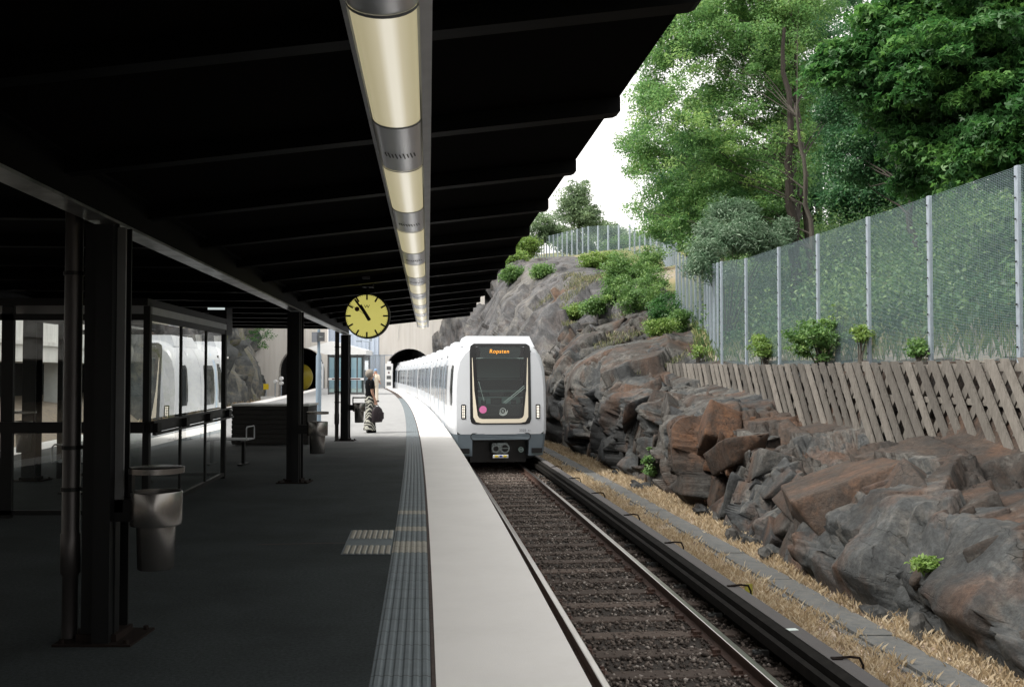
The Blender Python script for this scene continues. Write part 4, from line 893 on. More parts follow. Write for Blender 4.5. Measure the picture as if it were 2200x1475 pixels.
def bench(x, Y, label, rz=0, L=1.4):
    t = thing('bench', (x,Y,0), label, 'bench', rz=rz)
    for k in range(5):
        mb = MB(); mb.box((0,-.18+k*.09,.45),(L,.06,.025), ch=.006); mk('slat', mb, M['alu'], t, world_verts=False)
    for s_ in (-1,1):
        mb = MB(); mb.tube([(s_*L*.5,-.2,.45),(s_*L*.5,-.2,.64),(s_*L*.5,-.17,.67),(s_*L*.5,.17,.67),(s_*L*.5,.2,.64),(s_*L*.5,.2,.45)], .012, 8); mk('armrest', mb, M['alu'], t, world_verts=False)
        mb = MB(); mb.box((s_*L*.35,0,.22),(.05,.06,.44)); mb.box((s_*L*.35,0,.02),(.07,.4,.03)); mb.box((s_*L*.35,.0,.425),(.05,.44,.03)); mk('leg', mb, M['black'], t, world_verts=False)
    return t
p = at(520,936,Z=.45); bench(p.x-.02, 17.3, 'slatted metal bench with looped armrests beyond the glass shelter', rz=-.08, L=.80)
bench(sx(-4.6,13.6), 13.6, 'dim slatted bench inside the glass waiting shelter', rz=R(90))
# hanging display
p = at(474,690,Y=17.0); t = thing('display_box', (p.x,p.y,p.z), 'dark hanging display box with pale top edge beyond the glass shelter', 'display')
mb = MB(); mb.box((p.x,p.y,p.z),(.30,.5,.48), rz=.08, ch=.01); mk('housing', mb, M['black'], t); mb = MB(); mb.box((p.x,p.y-.255,p.z+.2),(.28,.01,.035), rz=.08); mk('lit_strip', mb, mat('lit_strip',(.5,.55,.55),.5,emit=(.8,.9,.9),estr=.35), t)
mb = MB(); mb.box((p.x,p.y,(p.z+.24+2.76)/2),(.04,.04,2.76-p.z-.24)); mk('hanger', mb, M['black'], t)
# sand box
x0, x1 = at(499,900,Y=22).x, at(662,900,Y=22).x
t = thing('sand_box', ((x0+x1)/2,22.4,0), 'large dark boarded sand box with pale lid on the platform', 'storage box')
mb = MB(); mb.box(((x0+x1)/2,22.5,.44),(x1-x0,1.0,.84))
for k in range(8): mb.box(((x0+x1)/2,21.99,.09+k*.105),(x1-x0+.02,.03,.088), ch=.006)
mk('body', mb, M['darkwood'], t); mb = MB(); mb.box(((x0+x1)/2,22.5,.885),(x1-x0+.06,1.08,.045), ch=.008); mk('lid', mb, M['whitepaint'], t)

# ================================================================ train
TC = 2.37; HW = 1.40; ZR = -1.1
def half(z):      # body half width at height z above the rail
    pts = [(.36,1.30),(.9,1.37),(1.1,1.395),(2.2,1.40),(2.8,1.36),(3.15,1.27),(3.4,1.11),(3.56,.86),(3.64,.5),(3.66,0)]
    return float(np.interp(z, [p[0] for p in pts], [p[1] for p in pts]))
ZS = [.97,1.1,1.5,2.0,2.3,2.6,2.8,3.0,3.15,3.28,3.4,3.49,3.56,3.61,3.64,3.655]
def sx_of(y): return float(np.interp(y, [0,.05,.15,.35,.7,1.3,2.0], [.885,.915,.945,.968,.985,.997,1.0]))
def sz_of(y): return float(np.interp(y, [0,.05,.15,.35,.7,1.2], [-.16,-.11,-.07,-.04,-.01,0]))
def nose(x, y, z):
    e = math.exp(-max(y,0)/.9); return y + e*(.10*max(z-1.3,0)**1.15 + .10*(abs(x)/1.3)**2.5 + .06*max(1.0-z,0))
def S(side, y, z, off=0.0, front=True):
    zz = z + (sz_of(y)*max(0,(z-1.2)/2.4) if front else 0); x = half(z)*(sx_of(y) if front else 1)
    return Vector((side*(x+off), nose(x, y, zz) if front else y, zz))
def rrect(cx, cz, w, h, r, n=6):
    out = []
    for (qx, qz, a0) in ((1,1,0),(-1,1,90),(-1,-1,180),(1,-1,270)):
        for i in range(n+1):
            a = R(a0+90*i/n); out.append((cx+qx*(w/2-r)+r*math.cos(a), cz+qz*(h/2-r)+r*math.sin(a)))
    return out
def outline0(n=72, inset=0):
    """front outline at y=0 sampled by angle about (0,2.35)"""
    L = [(half(z)*sx_of(0), z+sz_of(0)*max(0,(z-1.2)/2.4)) for z in ZS]
    poly = [(-x,z) for x,z in L]+[(x,z) for x,z in L[::-1]]
    return radial(poly, n)
def radial(poly, n, c=(0,2.35)):
    res = []
    for k in range(n):
        a = 2*math.pi*(k+.5)/n; d = (math.cos(a), math.sin(a)); best = None
        for i in range(len(poly)):
            x1, y1 = poly[i][0]-c[0], poly[i][1]-c[1]; x2, y2 = poly[(i+1)%len(poly)][0]-c[0], poly[(i+1)%len(poly)][1]-c[1]
            den = d[0]*(y2-y1)-d[1]*(x2-x1)
            if abs(den) < 1e-9: continue
            t_ = (x1*(y2-y1)-y1*(x2-x1))/den; u = (x1*d[1]-y1*d[0])/den
            if t_ > 0 and -1e-6 <= u <= 1+1e-6 and (best is None or t_ > best): best = t_
        res.append((c[0]+d[0]*best, c[1]+d[1]*best))
    return res
def nz(x, y, z, dy=0): return Vector((x, nose(x, y, z)+dy, z))
WSX = .005; WS = lambda g: rrect(WSX, 2.385, 1.72-2*g, 2.27-2*g, max(.13-g*.5,.05), 8)
def side_patch(side, y0, y1, z0, z1, off=.007, r=.0, front=True, nz_=10, ny=3):
    mb = MB(); vs = []
    for i in range(nz_+1):
        z = z0+(z1-z0)*i/nz_
        if r and 0 < i < nz_: pass
        dz = min(z-z0, z1-z); ins = 0 if (not r or dz >= r) else r-math.sqrt(max(r*r-(r-dz)**2, 0))
        for j in range(ny+1): vs.append(S(side, y0+ins+(y1-y0-2*ins)*j/ny, z, off, front))
    m_ = ny+1; mb.add(vs, [(i*m_+j, i*m_+j+1, (i+1)*m_+j+1, (i+1)*m_+j) for i in range(nz_) for j in range(ny)]); return mb
if True:
    rows_extra = True
trn = thing('metro_train', (0,0,0), 'white metro train with grey skirt arriving along the platform', 'train')
def place(o, Y0, ang): o.location = (XR(TC, Y0), Y0, ZR); o.rotation_euler = (0,0,ang)
def body_mesh(L, front):
    mb = MB(); ys = [0,.05,.15,.35,.7,1.3,2.0,L/2,L] if front else [0, L/2, L]
    prof = lambda y: [S(-1,y,z,0,front) for z in ZS]+[S(1,y,z,0,front) for z in ZS[::-1]]
    n = 2*len(ZS); vs = []
    for y in ys: vs += prof(y)
    mb.add(vs, [(i*n+k, i*n+k+1, (i+1)*n+k+1, (i+1)*n+k) for i in range(len(ys)-1) for k in range(n-1)]+[(i*n+n-1, i*n, (i+1)*n, (i+1)*n+n-1) for i in range(len(ys)-1)])
    mb.add([prof(L)[k] for k in range(n)], [tuple(range(n))])
    if front:
        A = outline0(96); B = radial(WS(0), 96); C = [((a[0]*.45+b[0]*.55), (a[1]*.45+b[1]*.55)) for a, b in zip(A, B)]
        rings = [A, C, B]; vs = [nz(x,0,z) for rg in rings for x, z in rg]
        mb.add(vs, [(r_*96+k, r_*96+(k+1)%96, (r_+1)*96+(k+1)%96, (r_+1)*96+k) for r_ in range(2) for k in range(96)])
    else: mb.add([prof(0)[k] for k in range(n)], [tuple(range(n))])
    return mb
CARL = 17.2
def side_detail(body, front):
    doors = (5.0, 9.4, 13.8) if front else (2.6, 7.3, 12.0); 
    for s_ in (-1,1):
        for d in doors:
            for h_ in (-1,1):
                o = mk('door', side_patch(s_, d+(h_-1)*.34+.01, d+(h_+1)*.34-.01, 1.0, 3.12, .010, front=front), M['train'], body, world_verts=False)
                mk('door_window', side_patch(s_, d+(h_-1)*.34+.11, d+(h_+1)*.34-.11, 1.75, 2.98, .014, .06, front=front), M['win'], body, world_verts=False)
            mk('door_surround', side_patch(s_, d-.90, d-.70, .98, 3.3, .008, front=front), M['train_blue'], body, world_verts=False)
            mk('door_surround', side_patch(s_, d+.70, d+.90, .98, 3.3, .008, front=front), M['train_blue'], body, world_verts=False)
            mb = side_patch(s_, d-.72, d+.72, .62, .94, .012, front=False, nz_=2); mk('door_sill', mb, M['deep_blue'], body, world_verts=False)
            mb = MB(); mb.box((s_*1.40, d, .99), (.06,1.4,.03)); mk('step', mb, M['alu'], body, world_verts=False)
            mb = MB(); mb.box((s_*(half(3.2)+.01), d, 3.2), (.02,.16,.1)); mk('door_lamp', mb, M['win'], body, world_verts=False)
        prev = 2.6 if front else .5
        for d in list(doors)+[CARL+.4]:
            a, b = prev+.06, d-1.0; 
            n_ = max(1, int(round((b-a)/1.15))); wd = (b-a)/n_
            for i in range(n_):
                if b-a > .5: mk('window', side_patch(s_, a+i*wd+.05, a+(i+1)*wd-.05, 1.72, 2.92, .009, .07, front=front), M['win'], body, world_verts=False)
            prev = d+.98
        for yj in ((2.3,) if front else ()): mk('panel_joint', side_patch(s_, yj, yj+.02, .98, 3.4, .006, front=front), M['greyprint'], body, world_verts=False)
        for yj in [x for x in np.arange(1.2, CARL, 2.35)]: mk('roof_step', side_patch(s_, yj, yj+.02, 3.2, 3.5, .006, front=front, nz_=3), M['greyprint'], body, world_verts=False)
def skirt(body, front):
    mb = MB(); y0 = .0
    for s_ in (-1,1):
        ys = [0,.05,.15,.35,.7,1.3,2.0,4,CARL] if front else [0,CARL]; zs = [.36,.5,.75,.968]; hi = .80 if front else 1.0
        vs = [S(s_, y, z, 0, front) for y in ys for z in zs]; m_ = len(zs)
        mb.add(vs, [(i*m_+j, i*m_+j+1, (i+1)*m_+j+1, (i+1)*m_+j) for i in range(len(ys)-1) for j in range(m_-1)])
        if front:
            xi = .80; f = [S(s_,0,z,0,True) for z in zs]; g_ = [Vector((s_*xi, nose(xi,0,z), z)) for z in zs]; h_ = [Vector((s_*(xi-.02), .9, z)) for z in zs]
            mb.add(f+g_+h_, [(j,j+1,m_+j+1,m_+j) for j in range(m_-1)]+[(m_+j,m_+j+1,2*m_+j+1,2*m_+j) for j in range(m_-1)])
            mb.add([f[0],g_[0],h_[0],S(s_,1.3,.36,0,True)], [(0,1,2,3)])
    mk('skirt', mb, M['train_grey'], body, world_verts=False)
    mb = MB(); mb.box((0,CARL/2+.5,.62),(2.45,CARL-1.2,.5)); mb.box((0,2.6,.45),(2.3,2.0,.6)); mb.box((0,CARL-2.6,.45),(2.3,2.0,.6)); mk('underframe', mb, M['train_black'], body, world_verts=False)
def roof_units(body, front):
    for (a, b) in (((.75,3.2),(6.5,9.4),(12.2,14.8)) if front else ((1.0,3.8),(6.8,9.6),(12.6,15.2))):
        mb = MB(); hw0, hw1, z0, z1 = 1.06, .92, 3.44, 3.76
        vs = [(-hw0,a,z0),(hw0,a,z0),(hw0,b,z0),(-hw0,b,z0),(-hw1,a+.12,z1),(hw1,a+.12,z1),(hw1,b-.12,z1),(-hw1,b-.12,z1)]
        mb.add(vs, [(3,2,1,0),(4,5,6,7),(0,1,5,4),(1,2,6,5),(2,3,7,6),(3,0,4,7)]); mk('roof_unit', mb, M['train'], body, world_verts=False)
def wheels(body):
    for yb in (2.0, 3.9, CARL-4.2, CARL-2.3):
        for s_ in (-1,1):
            mb = MB(); mb.lathe([(0,s_*.82),(.30,s_*.82),(.33,s_*.80),(.42,s_*.79),(.42,s_*.70),(.45,s_*.69),(.45,s_*.66),(0,s_*.66)], (0,yb,.43), 24, 'X'); mk('wheel', mb, M['railside'], body, world_verts=False)
Y0 = 28.05; cars = []
for i in range(5):
    front = i == 0; a = Y0 + i*17.55; e = a+17.2
    ang = math.atan2(-(XR(TC,e)-XR(TC,a)), e-a)
    body = mk('carriage', body_mesh(CARL, front), M['train'], None, smooth=True); body.parent = trn; place(body, a, ang)
    if i < 2:
        side_detail(body, front); skirt(body, front); roof_units(body, front); wheels(body)
        if not front:
            mb = MB(); vs = []
            for q, y in enumerate([-.36+.36*k/6 for k in range(7)]):
                s_ = .93 if q % 2 else .97; vs += [(-1.3*s_,y,.95),(-1.3*s_,y,3.0*s_+.1),(-1.05*s_,y,3.35*s_),(1.05*s_,y,3.35*s_),(1.3*s_,y,3.0*s_+.1),(1.3*s_,y,.95)]
            mb.add(vs, [(k*6+j,k*6+j+1,(k+1)*6+j+1,(k+1)*6+j) for k in range(6) for j in range(5)]); mk('gangway_bellows', mb, M['rubber'], body, world_verts=False)
    else:
        for ch in kids(cars[1]): 
            c_ = ch.copy(); COL.objects.link(c_); c_.parent = body
    cars.append(body)
# --- cab front details on the first carriage
b0 = cars[0]
def cab(name, mb, m, **k): return mk(name, mb, m, b0, world_verts=False, **k)
def ringpoly(o_, i_, dy, mb=None):
    mb = mb or MB(); n = 72; A = radial(o_, n); B = radial(i_, n); vs = [nz(x,0,z,dy) for x,z in A]+[nz(x,0,z,dy) for x,z in B]+[nz(x,0,z,dy+.05) for x,z in B]
    mb.add(vs, [(k,(k+1)%n,n+(k+1)%n,n+k) for k in range(n)]+[(n+k,n+(k+1)%n,2*n+(k+1)%n,2*n+k) for k in range(n)]); return mb
inner = [(-.70,3.44),(.71,3.44),(.62,1.43),(.58,1.38),(-.57,1.38),(-.61,1.43)]
cab('windscreen_surround', ringpoly(WS(-.006), inner, -.006), M['train_black'])
# cream U-shaped light band
U0 = [(-.795,3.12),(-.765,3.12),(-.655,1.48),(-.60,1.405),(.60,1.405),(.655,1.48),(.755,3.12),(.785,3.12),(.79,1.47),(.72,1.30),(.55,1.285),(-.55,1.285),(-.72,1.30),(-.785,1.47)]
Uo = [(-.80,3.12),(-.79,2.2),(-.775,1.45),(-.70,1.315),(-.55,1.285),(.55,1.285),(.70,1.315),(.78,1.45),(.785,2.2),(.79,3.12)]
Ui = [(-.785,3.12),(-.742,2.2),(-.655,1.50),(-.61,1.43),(-.52,1.40),(.52,1.40),(.61,1.43),(.655,1.50),(.732,2.2),(.775,3.12)]
def dens_(L, m=6): return [(L[i][0]+(L[i+1][0]-L[i][0])*j/m, L[i][1]+(L[i+1][1]-L[i][1])*j/m) for i in range(len(L)-1) for j in range(m)]+[L[-1]]
Uo, Ui = dens_(Uo), dens_(Ui); nU = len(Uo)
mb = MB(); mb.add([nz(x,0,z,-.016) for x,z in Uo]+[nz(x,0,z,-.016) for x,z in Ui], [(k,k+1,nU+k+1,nU+k) for k in range(nU-1)]); cab('light_band', mb, M['train_cream'])
mb = MB(); n = 72; A = radial(inner, n); cy = nz(0,0,2.4,.0); vs = [cy]
for f_ in (.5,1.0): vs += [nz(A[k][0]*f_, 0, 2.35+(A[k][1]-2.35)*f_, .004) for k in range(n)]
mb.add(vs, [(0,1+k,1+(k+1)%n) for k in range(n)]+[(1+k,1+(k+1)%n,n+1+(k+1)%n,n+1+k) for k in range(n)]); cab('windscreen', mb, M['tglass'], smooth=True)
# cab interior
mb = MB(); mb.box((0,1.75,2.25),(1.9,.04,2.1)); mb.box((-.92,1.05,2.25),(.04,1.4,2.1)); mb.box((.92,1.05,2.25),(.04,1.4,2.1)); mb.box((0,1.1,3.31),(1.84,1.35,.04)); mb.box((0,1.05,1.22),(1.8,1.4,.04)); cab('cab_lining', mb, M['cab_in'])
mb = MB(); mb.box((0,1.72,2.85),(1.5,.03,.62)); mb.box((0,1.70,2.5),(1.6,.03,.03)); mb.box((0,1.68,2.15),(1.6,.04,.06)); cab('rear_panel', mb, M['cab_lt']); mb = MB(); mb.box((0,1.0,1.98),(1.5,.05,.03)); mb.box((-.45,1.0,1.85),(.5,.06,.22), ch=.01); mb.box((.4,1.0,1.85),(.55,.06,.22), ch=.01); cab('console', mb, M['cab_lt'])
mb = MB(); mb.box((0,.62,1.62),(1.7,.62,.36), ch=.04); mb.box((-.45,.5,1.86),(.14,.1,.12), ch=.01); mb.box((.42,.5,1.86),(.14,.1,.12), ch=.01); cab('driver_desk', mb, M['train_black'])
mb = MB(); mb.box((.0,1.25,1.75),(.5,.12,.75), ch=.04); mb.box((.0,1.1,1.45),(.5,.45,.12), ch=.03); cab('driver_seat', mb, M['train_black'])
mb = MB(); mb.add([nz(x,0,z,-.001) for x,z in ((-.69,3.43),(.69,3.43),(.675,3.10),(-.675,3.10))], [(0,1,2,3)]); cab('display_backing', mb, M['train_black'])
mb = MB(); mb.add([nz(x,0,z,-.004) for x,z in ((-.675,3.115),(.675,3.115),(.675,3.10),(-.675,3.10))], [(0,1,2,3)]); cab('display_edge', mb, M['cab_lt'])
fr = nose(0,0,3.3)
Mx = Matrix.Translation((-.02, fr-.012, 3.30)) @ Matrix.Rotation(-.12, 4, 'X') @ FRONT @ Matrix(((1,.12,0,0),(0,1,0,0),(0,0,1,0),(0,0,0,1)))
text_obj('destination_text', 'Ropsten', .155, M['amber'], Mx, b0, .001, 1.1)
Mx = Matrix.Translation((.62, nose(.62,0,1.08)-.004, 1.075)) @ FRONT; text_obj('fleet_number', '2325', .10, M['greyprint'], Mx, b0, .001)
Mx = Matrix.Translation((.81, nose(.8,0,1.07)-.004, 1.068)) @ FRONT; text_obj('fleet_suffix', 'A1', .07, M['greyprint'], Mx, b0, .001)
def disc(x, z, r, dy, m, name, r0=0, a0=0, a1=360, n=32):
    mb = MB(); vs = []; cyl = nose(x,0,z)+dy
    for k in range(n+1):
        a = R(a0+(a1-a0)*k/n); vs += [(x+r0*math.cos(a), cyl, z+r0*math.sin(a)), (x+r*math.cos(a), cyl, z+r*math.sin(a))]
    mb.add(vs, [(2*k,2*k+1,2*k+3,2*k+2) for k in range(n)]); return cab(name, mb, m)
disc(-.50,1.66,.105,-.010,M['pink'],'pink_disc')
for r1, a0, a1 in ((.085,0,360),(.108,200,350),(.13,215,370)): disc(.06,1.62,r1,-.010,M['markwhite'],'emblem_ring',r1-.012,a0,a1)
text_obj('emblem_letters', 'SL', .085, M['markwhite'], Matrix.Translation((.06,nose(.06,0,1.62)-.011,1.62)) @ FRONT, b0, .001)
for a, b in (((.08,1.85),(.68,2.33)),((.13,1.83),(.70,2.28)),((-.62,2.45),(-.47,1.90))):
    mb = MB(); mb.tube([nz(a[0],0,a[1],-.03), nz(b[0],0,b[1],-.03)], .008, 6); cab('wiper', mb, M['cab_lt'])
for s_ in (-1,1):
    x = s_*1.055+.01; mb = MB(); A = rrect(x,1.60,.13,.41,.02,3); mb.add([nz(q[0],0,q[1],-.010) for q in A]+[nz(q[0],0,q[1],.03) for q in A], [tuple(range(16))]+[(k,(k+1)%16,16+(k+1)%16,16+k) for k in range(16)]); h = cab('headlight', mb, M['train_black'])
    mb = MB()
    for i in range(2):
        for j in range(8): 
            xx, zz = x-.02+i*.04, 1.445+j*.044; mb.box(nz(xx,0,zz,-.013), (.024,.008,.026))
    cab('led_block', mb, M['headl'])
    mk('cab_side_window', side_patch(s_, .28, .86, 1.78, 2.92, .009, .08), M['win'], b0, world_verts=False)
    mb = MB(); mb.box((s_*1.03, nose(1,0,.5)-.03, .50), (.30,.03,.15)); cab('fog_slot', mb, M['train_black'])
    mb = MB(); mb.box((s_*1.03, nose(1,0,.42)-.03, .418), (.31,.03,.012)); cab('slot_edge', mb, M['cab_lt'])
mb = MB(); A = rrect(0,.90,1.66,.16,.07,4); mb.add([nz(q[0],0,q[1],-.02) for q in A]+[nz(q[0],0,q[1],.12) for q in A], [tuple(range(20))]+[(k,(k+1)%20,20+(k+1)%20,20+k) for k in range(20)]); cab('bumper_bar', mb, M['train_grey'])
mb = MB(); mb.add([nz(q[0],0,q[1],-.008) for q in rrect(0,.905,1.70,.20,.08,4)], [tuple(range(20))]); cab('bumper_seam', mb, M['train_black'])
mb = MB(); mb.box((0,.75,.55),(1.62,.04,.85)); cab('coupler_recess', mb, M['train_black'])
mb = MB(); mb.box((.05,.35,.57),(.34,.5,.32), ch=.05); mb.box((0,.6,.55),(.2,.6,.2)); mb.box((-.15,.30,.57),(.20,.30,.30), ch=.04); mb.lathe([(.075,.06),(.12,.06),(.12,.12)], (-.13,0,.56), 16, 'Y'); mb.lathe([(.10,.05),(.14,.05),(.14,.12)], (.12,.0,.57), 16, 'Y'); mb.box((.12,.06,.57),(.2,.02,.02)); cp = cab('coupler', mb, mat('coupler_grey',(.16,.18,.18),.5,.5,var=(.06,.07,.07),vscale=20), smooth=True)
mb = MB(); mb.lathe([(0,.085),(.075,.085)], (-.13,0,.56), 16, 'Y'); cab('coupler_socket', mb, M['train_black']); mb = MB(); mb.box((.14,.085,.57),(.17,.02,.19)); cab('coupler_socket', mb, M['train_black'])
mb = MB(); mb.box((0,.03,.345),(.44,.06,.10), ch=.02); cab('coupler_plate', mb, M['alu']); 
for x_, m_ in ((-.12,M['yellowsign']),(.0,M['deep_blue']),(.12,M['yellowsign'])):
    mb = MB(); mb.box((x_,-.003,.355),(.09 if x_ else .06,.01,.05)); cab('plate_mark', mb, m_)
mb = MB(); mb.lathe([(.05,.2),(.075,.2),(.075,.26)], (.60,0,.52), 14, 'Y'); mb.box((.60,.3,.52),(.12,.2,.03)); cab('air_hose', mb, M['cab_lt'])
mb = MB(); mb.tube([(.02,.9,3.7),(.02,.9,3.84)], .012, 6); cab('antenna', mb, M['train_grey'])
mb = MB(); mb.tube([(-1.42,-.0,1.78),(-1.42,.0,1.8)], .01, 6)

# ================================================================ tunnel portals and the far end
PY_ = 102.0
XLp, XRp = -27.5, -2.8; zt = 14.5
def arch(cx, hw, zs, zb=-1.6, n=20, rise=2.2): return [(cx+hw,zb),(cx+hw,zs)]+[(cx+hw*math.cos(math.pi*i/n), zs+rise*math.sin(math.pi*i/n)) for i in range(1,n)]+[(cx-hw,zs),(cx-hw,zb)]
AR = arch(-10.55, 2.5, 1.55, rise=2.5); AL = arch(-21.55, 2.35, 1.7, rise=2.45)
def portal(name, label, x0, x1, A):
    t = thing(name, ((x0+x1)/2, PY_, -1.3), label, 'tunnel portal')
    mb = MB(); n = len(A); cx = (A[0][0]+A[-1][0])/2
    o = [(x1,-1.6),(x1,zt*.5)]+[(x1+(x0-x1)*i/(n-4), zt) for i in range(n-4)][:]; o = []
    for i, (x, z) in enumerate(A):
        if i == 0: o.append((x1,-1.6))
        elif i == n-1: o.append((x0,-1.6))
        elif i == 1: o.append((x1,A[1][1]))
        elif i == n-2: o.append((x0,A[1][1]))
        else:
            f_ = (i-2)/(n-5); o.append((x1+(x0-x1)*f_, zt))
    vs = [(x,PY_,z) for x,z in A]+[(x,PY_,z) for x,z in o]+[(x,PY_+.9,z) for x,z in A]
    mb.add(vs, [(k,k+1,n+k+1,n+k) for k in range(n-1)]+[(k,2*n+k,2*n+k+1,k+1) for k in range(n-1)]); 
    mb.box(((x0+x1)/2,PY_+.5,zt+.15),(x1-x0,1.3,.3)); mk('headwall', mb, M['portal'], t)
    mb = MB(); vs = [(x,PY_+.9,z) for x,z in A]+[(x-2,PY_+60,z) for x,z in A]; mb.add(vs, [(k,n+k,n+k+1,k+1) for k in range(n-1)]+[tuple(range(2*n-1,n-1,-1))]); mk('tunnel_lining', mb, M['tunnel'], t)
    mb = MB()
    for fx in (.18,.5,.82):
        x = x0+(x1-x0)*fx; mb.box((x,PY_-.012,(zt+5)/2),(.06,.03,zt-5))
    mk('wall_joint', mb, M['concrete'], t)
    return t
portal('tunnel_portal', 'board marked concrete portal wall over the arch the train comes from', -13.6, XRp, AR)
portal('tunnel_portal', 'board marked concrete portal wall over the dark left arch', XLp, -18.9, AL)
mb = MB(); mb.box((-16.25,PY_+.6,6.6),(5.3,.5,16)); 
for k in range(12): mb.box((-18.7+k*.45,PY_+.33,5.5),(.05,.04,14))
o = tag(mk('link_building', mb, M['bluewall']), 'pale blue ribbed wall panel between the two tunnel arches', 'building')
# glass lift kiosk on the platform
kY = 73; kx0, kx1 = at(706,800,Y=kY).x, at(782,800,Y=kY).x
t = thing('glass_kiosk', ((kx0+kx1)/2,kY+1,0), 'small glass kiosk with white roof standing far down the platform', 'kiosk')
mb = MB(); 
for x in (kx0,(kx0+kx1)/2-.1,kx1-.5,kx1):
    for y in (kY,kY+2.6): mb.box((x,y,1.45),(.09,.09,2.9))
mb.box(((kx0+kx1)/2,kY,2.8),(kx1-kx0,.08,.14)); mb.box(((kx0+kx1)/2,kY,.1),(kx1-kx0,.08,.12)); mb.box(((kx0+kx1)/2,kY+2.6,2.8),(kx1-kx0,.08,.14)); mb.box((kx0,kY+1.3,2.8),(.08,2.6,.14)); mb.box((kx1,kY+1.3,2.8),(.08,2.6,.14)); mk('frame', mb, M['grey'], t)
mb = MB(); mb.box(((kx0+kx1)/2,kY-.04,1.13),(kx1-kx0,.05,.16)); mk('rail_band', mb, M['whitepaint'], t)
mb = MB(); mb.box(((kx0+kx1)/2,kY-.07,1.13),((kx1-kx0)*.8,.03,.08)); mk('band_stripe', mb, M['redink'], t)
mb = MB(); mb.prism([(kx0-1.5,3.4),(kx0-.2,2.92),(kx1+.2,2.92),(kx1+.2,3.25),(kx0+.2,3.9)], kY-.3, kY+2.9); mk('roof', mb, M['whitepaint'], t)
mb = MB(); mb.poly([(kx0,kY+.01,.15),(kx1,kY+.01,.15),(kx1,kY+.01,2.75),(kx0,kY+.01,2.75)]); mb.poly([(kx1,kY,.15),(kx1,kY+2.6,.15),(kx1,kY+2.6,2.75),(kx1,kY,2.75)]); mk('pane', mb, glass_mat('teal_glass',(.45,.62,.62)), t)
# end fence, cabinets, masts
ex0, ex1 = at(776,800,Y=101).x, at(826,800,Y=101).x
t = thing('end_fence', ((ex0+ex1)/2,101,0), 'tall grey mesh fence closing off the far end of the platform', 'fence')
mb = MB()
for k in range(6): x = ex0+(ex1-ex0)*k/5; mb.box((x,101,1.7),(.09,.09,3.4))
mb.box(((ex0+ex1)/2,101,3.35),(ex1-ex0+1.6,.09,.09)); mk('frame', mb, M['zinc'], t)
mb = MB()
for k in range(60): x = ex0+(ex1-ex0)*k/59; mb.box((x,101,1.7),(.018,.01,3.3))
for k in range(30): mb.box(((ex0+ex1)/2,101.01,.1+k*.11),(ex1-ex0,.01,.015))
mk('mesh_panel', mb, M['zinc'], t)
def cabinet(px, label, Y=100, w=.75):
    x = at(px,800,Y=Y).x; t = thing('gate_cabinet', (x,Y,0), label, 'cabinet', 'white platform end cabinets')
    mb = MB(); mb.box((x,Y,1.25),(w,.5,2.5), ch=.02); mk('body', mb, M['whitepaint'], t)
    mb = MB(); mb.box((x,Y,2.62),(w*.5,.4,.24), ch=.02); mk('top_box', mb, M['whitepaint'], t)
    for z in (2.05,1.12,.5): mb = MB(); mb.box((x,Y-.26,z),(w*.6,.02,.34)); mk('louvre', mb, M['grey'], t)
    mb = MB(); mb.lathe([(0,-.262),(.09,-.262)], (x,Y,1.6), 14, 'Y'); mk('round_sign', mb, M['redink'], t)
cabinet(836, 'white louvred cabinet on the platform end beside the train', w=.72); cabinet(688, 'white louvred cabinet on the platform end in front of the left arch', w=.6)
for px, h, lab in ((793,4.0,'thin grey camera mast with a bracket beside the far kiosk'),(801,3.2,'short grey pole behind the man in beige')):
    Y = 78; x = at(px,800,Y=Y).x; t = thing('mast', (x,Y,0), lab, 'mast'); mb = MB(); mb.tube([(x,Y,0),(x,Y,h)], .05, 8); mk('pole', mb, M['zinc'], t)
    if h > 3.5: mb = MB(); mb.tube([(x,Y,h),(x-.9,Y,h+.1)], .03, 6); mb.box((x-.8,Y-.1,h+.05),(.4,.2,.12)); mb.box((x+.1,Y,h+.2),(.2,.2,.3)); mk('camera_bracket', mb, M['zinc'], t)
# signpost
p = at(684,900,Y=30); t = thing('sign_post', (p.x,30,0), 'blue grey pole carrying two small dark information boards', 'sign post')
mb = MB(); mb.lathe([(.085,0),(.085,1.2),(.08,2.1),(.045,2.2),(.045,2.9)], (p.x,30,0), 14); mk('pole', mb, M['bluesteel'], t, smooth=True)
q = at(676,724,Y=29.9); mb = MB(); mb.box((q.x,29.9,q.z),(.20,.04,.30), rz=-.5); mk('board', mb, M['greyprint'], t)
q2 = at(690,723,Y=29.9); mb = MB(); mb.box((q2.x,29.92,q2.z),(.20,.04,.27), rz=.4); mk('board', mb, M['grey'], t)
text_obj('board_lettering', 'Spår 1', .05, M['markwhite'], Matrix.Translation((q2.x-p.x, -.11, q2.z)) @ Matrix.Rotation(.4,4,'Z') @ FRONT, t, .001)

